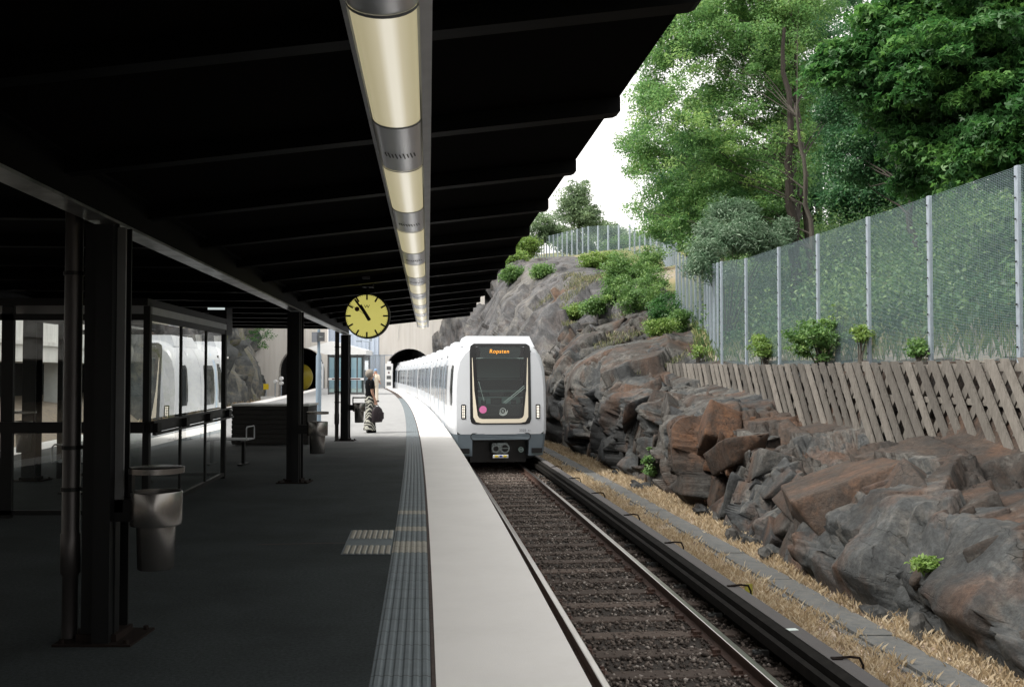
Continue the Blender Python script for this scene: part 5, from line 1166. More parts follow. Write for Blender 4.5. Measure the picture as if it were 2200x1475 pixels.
# left trackside signals by the far arch
def signal_post(px, pyb, Y, h, label, lamps=1):
    x = at(px,pyb,Y=Y).x; t = thing('signal', (x,Y,-1.3), label, 'signal'); mb = MB(); mb.tube([(x,Y,-1.3),(x,Y,h)], .05, 8); mk('post', mb, M['zinc'], t)
    for k in range(lamps): mb = MB(); mb.lathe([(0,-.12),(.16,-.12),(.19,0),(.19,.15)], (x,Y,h-.1-k*.42), 14, 'Y'); mk('lamp_head', mb, M['whitepaint'], t)
signal_post(604, 850, 92, 1.15, 'slim track signal with two white heads in the left arch', 2)
signal_post(591, 850, 95, .85, 'slim track signal with one white head at the left arch edge', 1)
x = at(572,800,Y=90).x; t = thing('track_sign', (x,90,-1.3), 'square yellow sign above a small white board by the left arch', 'sign')
mb = MB(); mb.tube([(x,90,-1.3),(x,90,.8)], .04, 8); mk('post', mb, M['zinc'], t); mb = MB(); mb.box((x,89.95,.33),(.48,.03,.5)); mk('yellow_panel', mb, M['yellowsign'], t); mb = MB(); mb.box((x-.1,89.94,-.72),(.75,.03,.36)); mk('white_panel', mb, M['whitepaint'], t)
x = at(585,800,Y=88).x; mb = MB(); mb.box((x,88,-.95),(.45,.4,.9), ch=.03); t = mk('relay_box', mb, M['whitepaint']); tag(t, 'pale relay box standing on the verge below the yellow sign', 'relay box')

# ================================================================ left side: concrete deck building, rock cliff
lb = thing('concrete_building', (-17,25,-1.3), 'board marked concrete deck building with dark recess across the far track', 'building')
WL = lambda Y: cL(Y)*1.0
v = MB(); v.sweep([(-16.6,2.05),(-16.6,2.9),(-16.75,2.95),(-16.75,13),(-20,13),(-20,2.05)], yr(-60,82,1.5), cS, closed=True); mk('upper_wall', v, M['concrete'], lb)
v = MB(); v.sweep([(-16.45,2.75),(-16.45,2.92),(-16.62,2.92),(-16.62,2.75)], yr(-60,82,1.5), cS, closed=True); mk('ledge', v, M['concrete'], lb)
v = MB(); v.sweep([(-19.5,-1.6),(-19.5,2.06)], yr(-60,82,3), cS); mk('recess_wall', v, M['tunnel'], lb)
for Y in (2,12,21,30.0,38.5,47): 
    mb = MB(); mb.box((cS(Y)-17.4,Y,.35),(1.1,.8,3.4)); mk('pillar', mb, M['concrete_lt'], lb)
v = MB(); v.sweep([(-15.2,-1.2),(-16.2,-.4),(-16.9,.1),(-19.4,.5)], yr(-60,56,1.0), cS, jit=.12); tag(mk('left_bank', v, M['soil']), kind='structure')
# left cliff
def cliff_left():
    Ys = np.arange(52, 102.4, .35); A = 46; rows = []
    for Y in Ys:
        b = cL(Y)-13.3 if Y < 95 else cL(Y)-13.3+ (Y-95)*.12
        P = np.array([(b+.3,-1.4),(b,0),(b-.4,3),(b-1.2,7),(b-2.4,12),(b-6,18)]); d = np.concatenate([[0],np.cumsum(np.hypot(*np.diff(P,axis=0).T))]); t = np.linspace(0,d[-1],A)
        rows.append(np.stack([np.interp(t,d,P[:,0]),np.full(A,Y),np.interp(t,d,P[:,1])],1))
    G = np.array(rows); nr, nc, _ = G.shape; f = G.reshape(-1,3); Q = f.copy(); d1, t1, _ = facet(Q, 900, Q.min(0)-1, Q.max(0)+1, .2, .22, (1,1,.16), 31, .1, .1, k=.05); d2, t2, _ = facet(Q, 6000, Q.min(0)-1, Q.max(0)+1, .25, .10, (1,1,.2), 32, k=.05)
    f[:,0] += d1+d2; FC = np.array([(i*nc+j,i*nc+j+1,(i+1)*nc+j+1,(i+1)*nc+j) for i in range(nr-1) for j in range(nc-1)])
    tn = .15+.45*t1*.6+.3*t2+.25*vnoise(f,.25,3,3); tag(bulk('rock_cliff', f, FC, tn[FC].mean(1), M['rockl']), kind='structure')
cliff_left()
X = rng.uniform(-29,-17,7000); Y = rng.uniform(44,100,7000); ok = (X < -.084*Y-.000272*Y*Y-12.0) & (X > -.084*Y-.000272*Y*Y-14.5); X, Y = X[ok], Y[ok]
tag(blades('verge_grass', X, Y, np.full(len(X),-1.25), rng.uniform(.2,.6,len(X)), .05, M['drygrass'], .6), 'dry grass below the left cliff', 'grass', kind='stuff')
for (px,py,Y,r,lab) in ((560,718,84,22,'green tuft of leaves hanging on the left cliff beside the portal'),):
    p = at(px,py,Y=Y); bush('shrub', lab, (p.x-.4,p.y,p.z-1.0), [ell(px,py,Y,r,r*1.5)], 16, 60, .5, .16, .09, M['leaf_maple'], nst=0)
# ================================================================ wooden lattice boards on top of the rock
t = thing('lattice_fence', (8.4+cR(20), 20, 1.0), 'weathered wooden lattice of slanting boards along the top of the rock', 'lattice fence')
WF = lambda Y: 8.40 if Y < 40 else 8.4
def rock_top(Y):
    P = sec_at(Y); return float(np.interp(8.28, P[:,0], P[:,1]))
def slat(mb, Ytop, lean, w, wd, th, extra=0.0, zt0=None):
    ztop = (1.80+.0*Ytop) if zt0 is None else zt0
    ztop += random.uniform(-.015,.015)+max(0,(Ytop-24)*.012)
    d = Vector((0,-lean,-1.0)); d.normalize(); L = 0
    for _ in range(60):
        L += .05; q = Vector((0,Ytop,ztop))+d*L
        if q.z < rock_top(q.y)-.04-extra: break
    a = Vector((XR(w,Ytop),Ytop,ztop)); q = a+d*L; q.x = XR(w-.02,q.y); d2 = (q-a).normalized()
    side = Vector((-.12,1,0)).normalized(); sd_ = (side-d2*side.dot(d2)).normalized(); nn_ = sd_.cross(d2)
    c_ = [a+sd_*wd/2, a-sd_*wd/2, q-sd_*wd/2, q+sd_*wd/2]; h = nn_*th
    for i_ in (0,1):
        dz = ztop-c_[i_].z
        if abs(d2.z) > .2: c_[i_] = c_[i_]+d2*(dz/d2.z)
    mb.add([p-h/2 for p in c_]+[p+h/2 for p in c_], [(3,2,1,0),(4,5,6,7),(0,1,5,4),(1,2,6,5),(2,3,7,6),(3,0,4,7)])
Y = 9.5; nfr = 0; grp = .2
while Y < 33.2 and nfr < 100:
    grp = random.uniform(.0,.38) if nfr % 5 == 0 else grp
    mb = MB(); slat(mb, Y, .72+random.uniform(-.03,.03), 8.38+(.012 if nfr % 2 else 0), .165+random.uniform(-.02,.015), .04, grp+random.uniform(-.04,.06)); mk('slat', mb, M['wood'], t); Y += .40+random.uniform(-.03,.03); nfr += 1
mb = MB(); Y = 9.0
while Y < 32: slat(mb, Y, -.72, 8.46, .14, .03, .0, 1.76); Y += .44
tag(mk('back_slats', mb, M['wood'], t), kind=None)
mb = MB(); mb.sweep([(8.46,1.62),(8.46,1.74),(8.51,1.74),(8.51,1.62)], yr(9,33,1.5), closed=True); mb.sweep([(8.46,1.1),(8.46,1.2),(8.51,1.2),(8.51,1.1)], yr(9,24,1.5), closed=True); mk('rail', mb, M['wood'], t)

# ================================================================ mesh fence on the hill
FP = []      # post positions (x, y, z base, height)
Y = 9.4
def dY(Y, w=8.95): return 2.52
posts_px = [2192,2000,1868,1759,1675,1604,1551]
for px in posts_px:
    lo, hi = 9, 40
    for _ in range(40):
        m_ = (lo+hi)/2
        x = (XR(8.95,m_)/m_)*F+1100
        if x > px: lo = m_
        else: hi = m_
    FP.append((XR(8.95,lo), lo, 1.78+(.15 if px < 1560 else 0)))
FP = [(XR(8.95,FP[0][1]-2.5*k), FP[0][1]-2.5*k, 1.78) for k in (3,2,1)] + FP
def run(p0, p1, st, skip=True):
    n = max(1, int(round((Vector(p1)-Vector(p0)).length/st))); return [tuple(Vector(p0).lerp(Vector(p1), (i+1)/n)) for i in range(n)]
P0 = FP[-1]; K = [P0, (at(1516,800,Y=37.5).x,37.5,2.65), (7.95,48,4.55), (10.6,64,7.2),(12.6,83,9.5),(11.4,96,13.0),(8.0,104,14.0),(4.7,125,15.9),(2.5,150,19.4)]
for a, b, st in zip(K[:-1], K[1:], (1.7,1.5,1.9,2.3,2.2,2.0,2.6,2.8)): FP += run(a, b, st)
t = thing('mesh_fence', (FP[5][0],FP[5][1],FP[5][2]), 'tall galvanised mesh fence with square posts climbing the rocky hillside', 'fence')
FH = 2.9
M['wire'] = mat('fence_wire', (.13,.185,.20), .6, .0)
pm = {}
for i, (x, y, z) in enumerate(FP):
    mb = MB(); s_ = .065 if y < 31.5 else (.09 if y < 60 else .12)
    nx = FP[min(i+1,len(FP)-1)]; pv = FP[max(i-1,0)]; a = math.atan2(nx[1]-pv[1], nx[0]-pv[0])
    mb.box((x,y,z+FH/2+.02-.3),(s_*1.3,s_,FH+.62), rz=a, ch=.006 if y < 35 else 0)
    if y < 30:
        for k in range(9): mb.box((x-.055,y-.02,z+.2+k*.32),(.02,.025,.025), mi=1)
    mk('post', mb, [M['zinc'], M['black']], t)
for i in range(len(FP)-1):
    a, b = Vector(FP[i]), Vector(FP[i+1]); L = (b-a).length; near = a.y < 34; mb = MB(); u = (b-a)/L; nrm = Vector((u.y,-u.x,0)).normalized()
    hs = .0254 if near else (.05 if a.y < 60 else .11); vsn = .05 if near else (.09 if a.y < 60 else .2); tw = .006 if near else (.014 if a.y < 60 else .02); n = int(FH/hs)
    for k in range(n+1):
        z = Vector((0,0,.02+k*hs)); w = Vector((0,0,tw/2)); mb.add([a+z-w,b+z-w,b+z+w,a+z+w], [(0,1,2,3)])
    n = int(L/vsn)
    for k in range(n+1):
        p = a+u*(k*vsn)+nrm*.004; w = u*tw/2; w.z = 0; mb.add([p-w,p+w,p+w+Vector((0,0,FH)),p-w+Vector((0,0,FH))], [(0,1,2,3)])
    mk('mesh_panel', mb, M['wire'], t, recalc=False)

# ================================================================ trees
def gz(X, Y): return ground_z(X, Y)
def P_(px, py, Y): return tuple(at(px, py, Y=Y))
def path(px0, py0, px1, py1, Y, n=14, wob=.10, base=True):
    a, b = at(px0,py0,Y=Y), at(px1,py1,Y=Y)
    if base: a.z = gz(a.x, a.y)-.2
    out = []
    for i in range(n):
        f = i/(n-1); q = a.lerp(b, f); 
        if 0 < i < n-1: q += Vector((random.uniform(-wob,wob), random.uniform(-wob,wob), 0))
        out.append(tuple(q))
    return out
# the broad ash-like tree that fills the middle
p = path(1742,540,1695,-60,37); E = [ell(1560,120,38,200,170), ell(1470,300,37,125,140), ell(1590,360,37,150,150), ell(1660,120,39,120,180), ell(1440,450,38,85,70), ell(1540,480,37,110,75), ell(1390,330,39,55,90), ell(1660,-20,38,150,90), ell(1500,30,38,110,90), ell(1400,225,39,50,60), ell(1700,330,40,60,130), ell(1660,470,38,80,60), ell(1420,130,39,40,60)]
tree('leafy_tree', 'broad light green tree leaning out over the fence left of the tall trunks', p[0], p, E, 980, 175, .62, .15, .06, M['leaf_ash'], M['bark'], 40, .13, .05, flat=.6, extra=[(path(1708,540,1700,100,37.5), .12, .04), (path(1756,545,1712,250,34.8), .11, .05)])
# dark trunk between
p = path(1712,560,1685,60,35.2); tree('slender_tree', 'dark slender tree rising behind the two pale trunks', p[0], p, [ell(1720,60,43,80,120), ell(1740,240,44,70,110), ell(1690,400,45,60,80)], 200, 150, .6, .14, .065, M['leaf_bg'], M['barkr'], 14, .22, .06)
# maple, upper right, close
p = [(13.9,20.5,4.6),(13.7,20.5,6.5),(13.4,20.6,8.8),(13.0,20.8,11),(12.6,21,13.5)]
E = [ell(2090,120,21,190,150), ell(2130,300,20.5,110,95), ell(1960,170,22,130,110), ell(1880,120,22,90,60), ell(1800,140,22,60,45), ell(2010,300,22,90,70), ell(2150,-20,21,150,90), ell(1950,20,22,120,70), ell(1960,365,23,50,45), ell(2300,200,20,160,200)]
tree('maple_tree', 'dark green broad leaved maple reaching in from the upper right corner', p[0], p, E, 620, 160, .48, .145, .066, M['leaf_maple'], M['barkr'], 40, .16, .05, flat=.45, star=True, droop=.3)
# reddish trunk tree behind the mesh
p = path(1985,560,1925,330,30); tree('round_tree', 'tree with reddish trunk behind the mesh fence under the maple', p[0], p, [ell(1930,260,31,90,70), ell(1860,330,32,90,80), ell(1990,350,31,60,60), ell(1820,230,33,70,70)], 260, 150, .58, .13, .06, M['leaf_bg'], M['barkr'], 20, .15, .05)
# background trees
for i, (px,py,Y,rx,ry,ncl,lab) in enumerate(((1790,250,58,120,200,150,'shaded tree far behind the tall pale trunks'),(1640,430,54,130,100,120,'dark green tree low behind the silver willow'),(2080,300,52,140,170,120,'shaded tree far behind the maple branches'),(1760,30,60,120,120,70,'thin topped tree with sky showing through its crown'),(1900,420,50,120,70,100,'dense dark green tree just over the fence top'),(1480,400,62,90,130,90,'pale green tree far behind the broad leafy tree'))):
    q = at(px, 560, Y=Y); q.z = gz(q.x, Y)-.3; a = tuple(q); top = at(px, py-ry*.6, Y=Y); pth = [tuple(q.lerp(top, k/5)) for k in range(6)]
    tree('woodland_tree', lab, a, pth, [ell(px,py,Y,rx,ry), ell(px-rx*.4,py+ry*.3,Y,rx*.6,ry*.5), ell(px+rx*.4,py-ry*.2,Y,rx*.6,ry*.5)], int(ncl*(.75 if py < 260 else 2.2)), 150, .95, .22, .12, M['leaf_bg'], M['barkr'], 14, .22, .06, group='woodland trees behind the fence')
# silver willow shrub
E = [ell(1590,500,33.5,60,38), ell(1520,545,33,38,26), ell(1500,575,32.5,22,22), ell(1560,455,34.5,34,26), ell(1535,500,34,34,24), ell(1640,530,34,46,30), ell(1600,450,35,24,22), ell(1550,590,33,30,16), ell(1680,500,35,30,24)]
q = at(1560,640,Y=33.5); bush('willow_shrub', 'silver leaved willow shrub leaning over the bend of the fence', (q.x,q.y,gz(q.x,q.y)), E, 260, 110, .40, .19, .034, M['leaf_willow'], nst=16, flat=.8)
# far birch and bushes on the hilltop
p = path(1245,520,1240,385,118,base=False); E = [ell(1245,455,118,48,45), ell(1240,405,118,26,30), ell(1225,430,118,30,40), ell(1265,470,118,35,30)]
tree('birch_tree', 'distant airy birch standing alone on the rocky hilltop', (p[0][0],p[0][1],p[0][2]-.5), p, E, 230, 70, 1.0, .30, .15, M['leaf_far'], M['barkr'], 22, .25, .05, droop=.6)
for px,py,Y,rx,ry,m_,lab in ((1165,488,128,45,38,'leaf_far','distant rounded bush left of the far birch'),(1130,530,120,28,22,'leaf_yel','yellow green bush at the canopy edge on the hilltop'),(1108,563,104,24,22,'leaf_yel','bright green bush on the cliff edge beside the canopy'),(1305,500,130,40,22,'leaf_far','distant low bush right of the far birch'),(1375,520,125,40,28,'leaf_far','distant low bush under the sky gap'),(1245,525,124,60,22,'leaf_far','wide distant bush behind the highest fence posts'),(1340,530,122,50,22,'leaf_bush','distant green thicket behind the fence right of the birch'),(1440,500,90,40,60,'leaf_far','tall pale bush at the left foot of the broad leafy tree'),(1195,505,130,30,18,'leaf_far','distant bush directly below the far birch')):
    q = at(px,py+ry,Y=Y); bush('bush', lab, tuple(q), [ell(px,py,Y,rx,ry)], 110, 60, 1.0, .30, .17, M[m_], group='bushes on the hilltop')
# bushes on the slope
SL = ((1400,560,70,34,34,'leaf_bush','rounded bush filling the corner where the two fence runs meet',0),(1375,640,60,50,34,'leaf_bush','broad mid green bush on the slope above the rock shelf',0),(1420,700,50,30,22,'leaf_yel','yellow green weeds at the foot of the darker bush',0),(1340,590,66,50,30,'leaf_bush','wide bush just under the brow of the slope',0),(1245,668,60,28,12,'leaf_yel','flat green clump on the lower rock step',0),(1460,690,44,18,30,'leaf_bush','narrow shrub pressed against the leaning fence posts',0),(1290,562,76,42,20,'leaf_yel','bright yellow green bush on the brow below the upper fence',0),(1345,575,66,48,38,'leaf_bush','large rounded green bush beside the descending fence',0),(1330,620,58,36,28,'leaf_bush','green bush halfway down the rocky slope',0),(1290,655,52,36,20,'leaf_bush','low green bush on the lower rock shelf',0),(1405,610,50,40,50,'leaf_bush','tall green bush against the bend of the fence',0),(1425,660,44,34,36,'leaf_maple','darker green bush hugging the fence base',0),(1105,588,92,22,16,'leaf_bush','green tuft on the cliff brow below the canopy edge',0),(1165,582,90,18,12,'leaf_bush','small green tuft in the cleft of the cliff top',0))
for px,py,Y,rx,ry,m_,lab,_ in SL:
    q = hit(px,py+ry*.7)
    if q is None: q = at(px,py+ry,Y=Y)
    Y = q.y-.3; s_ = Y/45
    bush('bush', lab, tuple(q), [ell(px,py,Y,rx,ry), ell(px-rx*.4,py+ry*.4,Y,rx*.5,ry*.5)], 56, 75, .40*s_, .12*s_, .065*s_, M[m_], group='bushes on the rocky slope')
# plants in front of the mesh fence, above the boards
for px,py,Y,rx,ry,n_,m_,lab in ((1645,742,25.5,40,28,44,'leaf_yel','light green seedling left of the large bramble by the fence'),(1765,728,21.8,76,46,110,'leaf_bush','large bramble bush growing through the boards by the fence'),(1850,718,19.8,16,22,12,'leaf_yel','yellow green sprig beside a fence post'),(1500,755,32,24,14,14,'leaf_yel','small weeds at the foot of the closely spaced posts'),(1975,750,17.6,18,18,14,'leaf_bush','small green weed between two near fence posts'),(1800,690,21.5,12,40,12,'leaf_yel','tall thin shoot rising from the bramble')):
    q = at(px,770,Y=Y); bush('plant', lab, (q.x,q.y,1.7), [ell(px,py,Y,rx,ry)], n_, 42, .17, .085, .05, M[m_], group='plants along the fence foot', nst=9)
for px,py,Y,rx,ry,n_,m_,lab,dx in ((1397,992,27.6,15,34,26,'leaf_bush','small dark green shrub at the foot of the rock face',-.45),(1995,1208,13.6,24,10,9,'leaf_yel','little green weed growing from a crack in the near rock',-.1)):
    q = hit(px,py+ry*.8) or at(px,py+ry,Y=Y); Y = q.y-.12; bush('shrub', lab, (q.x,q.y,q.z), [ell(px,py,Y,rx,ry)], n_, 55, .14, .07, .04, M[m_], nst=6)

# ---- ground cover on the hillside (countless)
def scatter_hill(n, Y0, Y1, woff0, woff1, pw=1.0):
    Y = Y0+(Y1-Y0)*rng.uniform(0,1,n)**pw; X = np.empty(n); Z = np.empty(n); base = np.empty(n)
    for i, y in enumerate(Y):
        w = 9.2+(woff1-woff0)*random.random()+woff0+(max(0,y-33)*.3); X[i] = XR(w, y); Z[i] = gz(X[i], y)
    return X, Y, Z
X, Y, Z = scatter_hill(26000, 10, 46, 0, 9, 1.1)
tag(blades('hill_grass', X, Y, Z, rng.uniform(.15,.5,len(X)), .02, leafm('grass_green',(.04,.09,.025),(.09,.15,.045),(.24,.24,.11),.3), .5), 'rough green grass on the hillside behind the mesh fence', 'grass', kind='stuff')
n = 1900; X, Y, Z = scatter_hill(n, 10, 56, .9, 20, 1.0); k = 100; idx = np.repeat(np.arange(n), k); hh = rng.uniform(.1,1.5,n)*np.clip((X+.084*Y-9.5)/3,.15,1); Z = Z+hh*.5; rad = (.35+hh*.55)[idx]
P = np.stack([X,Y,Z+.25],1)[idx] + rng.normal(size=(n*k,3))*rad[:,None]*.55; V, FC = leaf_quads(P, .16, .085, .6); tag(bulk('undergrowth', V, FC, np.clip(rng.normal(.5,.27,n)[idx]+rng.normal(0,.15,n*k),0,1), leafm('leaf_under',(.02,.058,.022),(.048,.12,.04),(.15,.235,.075),.35)), 'dense leafy undergrowth on the slope behind the mesh fence', 'undergrowth', kind='stuff')
# thin dry vegetation on the rock shelves
n = 16000; Y = rng.uniform(33, 72, n); u = rng.uniform(0,1,n); X = np.empty(n); Z = np.empty(n)
for i, y in enumerate(Y):
    P = sec_at(y); w = P[3][0]+(P[5][0]-P[3][0])*u[i]; X[i] = XR(w,y); Z[i] = gz(X[i],y)
from mathutils import noise as _ns
keep = np.array([_ns.noise(Vector((a*.35,b*.22,3))) > .02 for a, b in zip(X, Y)]); X, Y, Z = X[keep], Y[keep], Z[keep]
tag(blades('shelf_grass', X, Y, Z+.12, rng.uniform(.08,.32,len(X))*(Y/50), .018, leafm('shelf_grass',(.07,.10,.04),(.15,.16,.08),(.30,.27,.17),.3), .6), 'sparse dry grass and herbs on the rock shelves', 'grass', kind='stuff')

# loose rocks at the foot
for i in range(16):
    Y = random.choice((11.5,14,15.5,17,19.5,20.5,23,25,28))+random.uniform(-.5,.5); w = 5.5+random.uniform(-.15,.35); s_ = random.uniform(.07,.22)
    bm = bmesh.new(); bmesh.ops.create_icosphere(bm, subdivisions=2, radius=1); seed = random.random()*50
    for v_ in bm.verts: v_.co = Vector((v_.co.x*random.uniform(.95,1.05), v_.co.y*1.3, v_.co.z*.6))*s_*(1+.55*_ns.noise(v_.co*1.3+Vector((seed,0,0))))
    me = bpy.data.meshes.new('loose_rock'); bm.to_mesh(me); bm.free(); a_ = me.attributes.new('tint','FLOAT','FACE'); a_.data.foreach_set('value',[.3+.2*random.random()]*len(me.polygons)); me.materials.append(M['rock'])
    o = bpy.data.objects.new('loose_rubble', me); COL.objects.link(o); o.location = (XR(w,Y),Y,-1.3+s_*.2); o.rotation_euler = (random.random(),random.random(),random.random()*3)
    o['kind'] = 'stuff'

# hill over the tunnels
mb = MB(); gx = list(range(-90, 5, 5)); gy = [103.2, 106, 112, 120, 135, 160, 200]; hz = lambda x, y: 14.2+min(4.5,(y-103)*.14)+.8*math.sin(x*.21+y*.13)*(1 if y > 104 else .1)
mb.add([(x, y, hz(x, y)) for y in gy for x in gx], [(i*len(gx)+j, i*len(gx)+j+1, (i+1)*len(gx)+j+1, (i+1)*len(gx)+j) for i in range(len(gy)-1) for j in range(len(gx)-1)]); struct('tunnel_hill', mb, M['hill'])
n = 260; cx = rng.uniform(-60, -1, n); cy = rng.uniform(106, 150, n); cz = np.array([hz(a, b) for a, b in zip(cx, cy)])+rng.uniform(.3, 2.6, n); idx = np.repeat(np.arange(n), 110)
P = np.stack([cx,cy,cz],1)[idx]+rng.normal(size=(len(idx),3))*.9; V, FC = leaf_quads(P, .36, .22, .6)
tag(bulk('hilltop_undergrowth', V, FC, np.clip(rng.normal(.5,.2,n)[idx]+rng.normal(0,.12,len(idx)),0,1), M['leaf_far']), 'green thicket covering the hill above the tunnels', 'undergrowth', kind='stuff')

# ================================================================ people
def skin_body(name, V, E_, rads, m, parent, root=0, sub=2):
    me = bpy.data.meshes.new(name); me.from_pydata(V, E_, []); o = bpy.data.objects.new(name, me); COL.objects.link(o)
    md = o.modifiers.new('skin','SKIN'); me.materials.append(m)
    if not me.skin_vertices: 
        bm = bmesh.new(); bm.from_mesh(me); bm.verts.layers.skin.verify(); bm.to_mesh(me); bm.free()
    for i, r in enumerate(rads): me.skin_vertices[0].data[i].radius = r if isinstance(r, tuple) else (r, r)
    me.skin_vertices[0].data[root].use_root = True
    ss = o.modifiers.new('sub','SUBSURF'); ss.levels = sub; ss.render_levels = sub
    bpy.context.view_layer.update(); dg = bpy.context.evaluated_depsgraph_get(); m2 = bpy.data.meshes.new_from_object(o.evaluated_get(dg)); m2.name = name
    bpy.data.objects.remove(o); m2.materials.clear(); m2.materials.append(m); m2.polygons.foreach_set('use_smooth',[True]*len(m2.polygons))
    o = bpy.data.objects.new(name, m2); COL.objects.link(o)
    if parent is not None: o.parent = parent
    return o
def loft_rings(rings, n=20):
    """rings: (cx, cy, z, rx, ry)"""
    mb = MB(); vs = []
    for (cx,cy,z,rx,ry) in rings:
        for k in range(n): a = 2*math.pi*k/n; vs.append((cx+rx*math.cos(a), cy+ry*math.sin(a), z))
    mb.add(vs, [(i*n+k,i*n+(k+1)%n,(i+1)*n+(k+1)%n,(i+1)*n+k) for i in range(len(rings)-1) for k in range(n)]); return mb
def hand_chain(V, E_, Rr, wrist, dirn, side, s=1.0, curl=.35):
    """palm and five fingers appended to a skeleton; dirn: pointing direction, side: thumb direction"""
    d = Vector(dirn).normalized(); sd_ = Vector(side).normalized(); wv = Vector(V[wrist]); i0 = len(V)
    V.append(tuple(wv+d*.045*s)); Rr.append((.024*s,.013*s)); E_.append((wrist,i0))
    nrm = d.cross(sd_).normalized()
    for f, (o_, L) in enumerate(((.030,.068),(.011,.078),(-.009,.073),(-.028,.058))):
        a = len(V); k1 = wv+d*.088*s+sd_*o_*s; V.append(tuple(k1)); Rr.append(.0095*s); E_.append((i0,a))
        q = k1+(d*math.cos(curl)+nrm*math.sin(curl))*L*.5*s; V.append(tuple(q)); Rr.append(.0085*s); E_.append((a,a+1))
        q2 = q+(d*math.cos(curl*2.2)+nrm*math.sin(curl*2.2))*L*.5*s; V.append(tuple(q2)); Rr.append(.007*s); E_.append((a+1,a+2))
    a = len(V); t1 = wv+d*.05*s+sd_*.040*s; V.append(tuple(t1)); Rr.append(.011*s); E_.append((i0,a)); V.append(tuple(t1+(d*.8+sd_*.5).normalized()*.045*s)); Rr.append(.0085*s); E_.append((a,a+1))

# woman, 1.64 m, faces +X and slightly away; local frame: x forward, y to her left
fp = at(795,929,Z=0); RZ = R(28)
wm = thing('person', (fp.x,fp.y,0), 'person with grey bob in black shirt and zebra trousers holding a dark bag', 'person', rz=RZ)
V = [(0,0,.92),(0,0,1.06),(-.01,0,1.22),(-.01,0,1.36),(0,0,1.43),(.02,0,1.50),(.03,0,1.565),(-.01,.16,1.345),(-.03,.185,1.08),(.03,.185,.87),(-.01,-.16,1.345),(-.02,-.20,1.09),(.07,-.21,.86),(0,.085,.86),(.02,.09,.48),(-.01,.10,.09),(.13,.11,.03),(0,-.085,.86),(-.01,-.09,.48),(-.06,-.10,.09),(.08,-.11,.03)]
E_ = [(0,1),(1,2),(2,3),(3,4),(4,5),(5,6),(3,7),(7,8),(8,9),(3,10),(10,11),(11,12),(0,13),(13,14),(14,15),(15,16),(0,17),(17,18),(18,19),(19,20)]
Rr = [(.13,.15),(.11,.13),(.11,.15),(.10,.14),.05,.078,.085,.05,.038,.027,.05,.040,.027,.085,.06,.04,.028,.085,.06,.04,.028]
hand_chain(V, E_, Rr, 9, (.05,0,-1), (1,0,0), curl=.5); hand_chain(V, E_, Rr, 12, (.1,0,-1), (1,0,0), curl=.9)
bd = skin_body('body', V, E_, Rr, M['skin'], wm)
mb = MB()   # face features: nose, ears, eyes, mouth
mb.tube([(.105,0,1.56),(.128,0,1.53),(.112,0,1.52)], [.008,.013,.009], 8); mb.tube([(.02,-.085,1.56),(.02,-.094,1.54),(.02,-.086,1.52)], .012, 6); mb.tube([(.02,.085,1.56),(.02,.094,1.54),(.02,.086,1.52)], .012, 6); mk('face', mb, M['skin'], wm, world_verts=False, smooth=True)
mb = MB(); 
for s_ in (-1,1): mb.lathe([(0,.011),(.011,.004),(.012,0)], (.098,s_*.032,1.565), 8)
mb.box((.106,0,1.487),(.01,.045,.007)); mk('eyes_and_mouth', mb, M['redink'], wm, world_verts=False)
bm = bmesh.new(); bmesh.ops.create_icosphere(bm, subdivisions=4, radius=1)
for v_ in bm.verts:
    c_ = v_.co.copy(); r = 1+.10*_ns.noise(c_*4)+.06*_ns.noise(c_*11); v_.co = Vector((c_.x*.115-.022, c_.y*.118, c_.z*.118+1.572))*1.0
    v_.co = Vector((-.022,0,1.572))+(v_.co-Vector((-.022,0,1.572)))*r
    if c_.x > .35 and c_.z < .5: v_.co.x = min(v_.co.x, .045)
me = bpy.data.meshes.new('hair'); bm.to_mesh(me); bm.free(); me.materials.append(M['hairg']); me.polygons.foreach_set('use_smooth',[True]*len(me.polygons)); o = bpy.data.objects.new('hair', me); COL.objects.link(o); o.parent = wm
mb = loft_rings([(.0,0,.98,.13,.17),(0,0,1.05,.125,.165),(-.005,0,1.2,.125,.165),(-.01,0,1.32,.12,.175),(-.01,0,1.375,.105,.165),(-.005,0,1.41,.075,.10),(0,0,1.435,.06,.066)])
for s_ in (-1,1): mb.tube([(-.01,s_*.12,1.36),(-.015,s_*.17,1.33),(-.02,s_*.195,1.24),(-.02,s_*.198,1.17)], [.062,.062,.056,.054], 12)
mk('shirt', mb, M['blackcloth'], wm, world_verts=False, smooth=True)
mb = loft_rings([(0,0,1.0,.118,.155),(0,0,.94,.135,.17),(0,0,.86,.145,.18),(.0,0,.80,.14,.175)])
for s_, fx in ((1,.01),(-1,-.03)):
    n = 16; rg = [(0,s_*.085,.88,.11,.095),(.005,s_*.09,.7,.105,.10),(.01+fx*.5,s_*.095,.45,.12,.105),(fx,s_*.10,.2,.145,.115),(fx,s_*.10,.07,.165,.125)]; r2 = loft_rings(rg, n); mb.add(r2.v, r2.f)
mk('trousers', mb, M['zebra'], wm, world_verts=False, smooth=True)
for s_, fx in ((1,.04),(-1,-.01)):
    mb = MB(); mb.box((fx+.02,s_*.10,.035),(.26,.085,.07), ch=.03); mk('shoe', mb, M['blackcloth'], wm, world_verts=False, smooth=True)
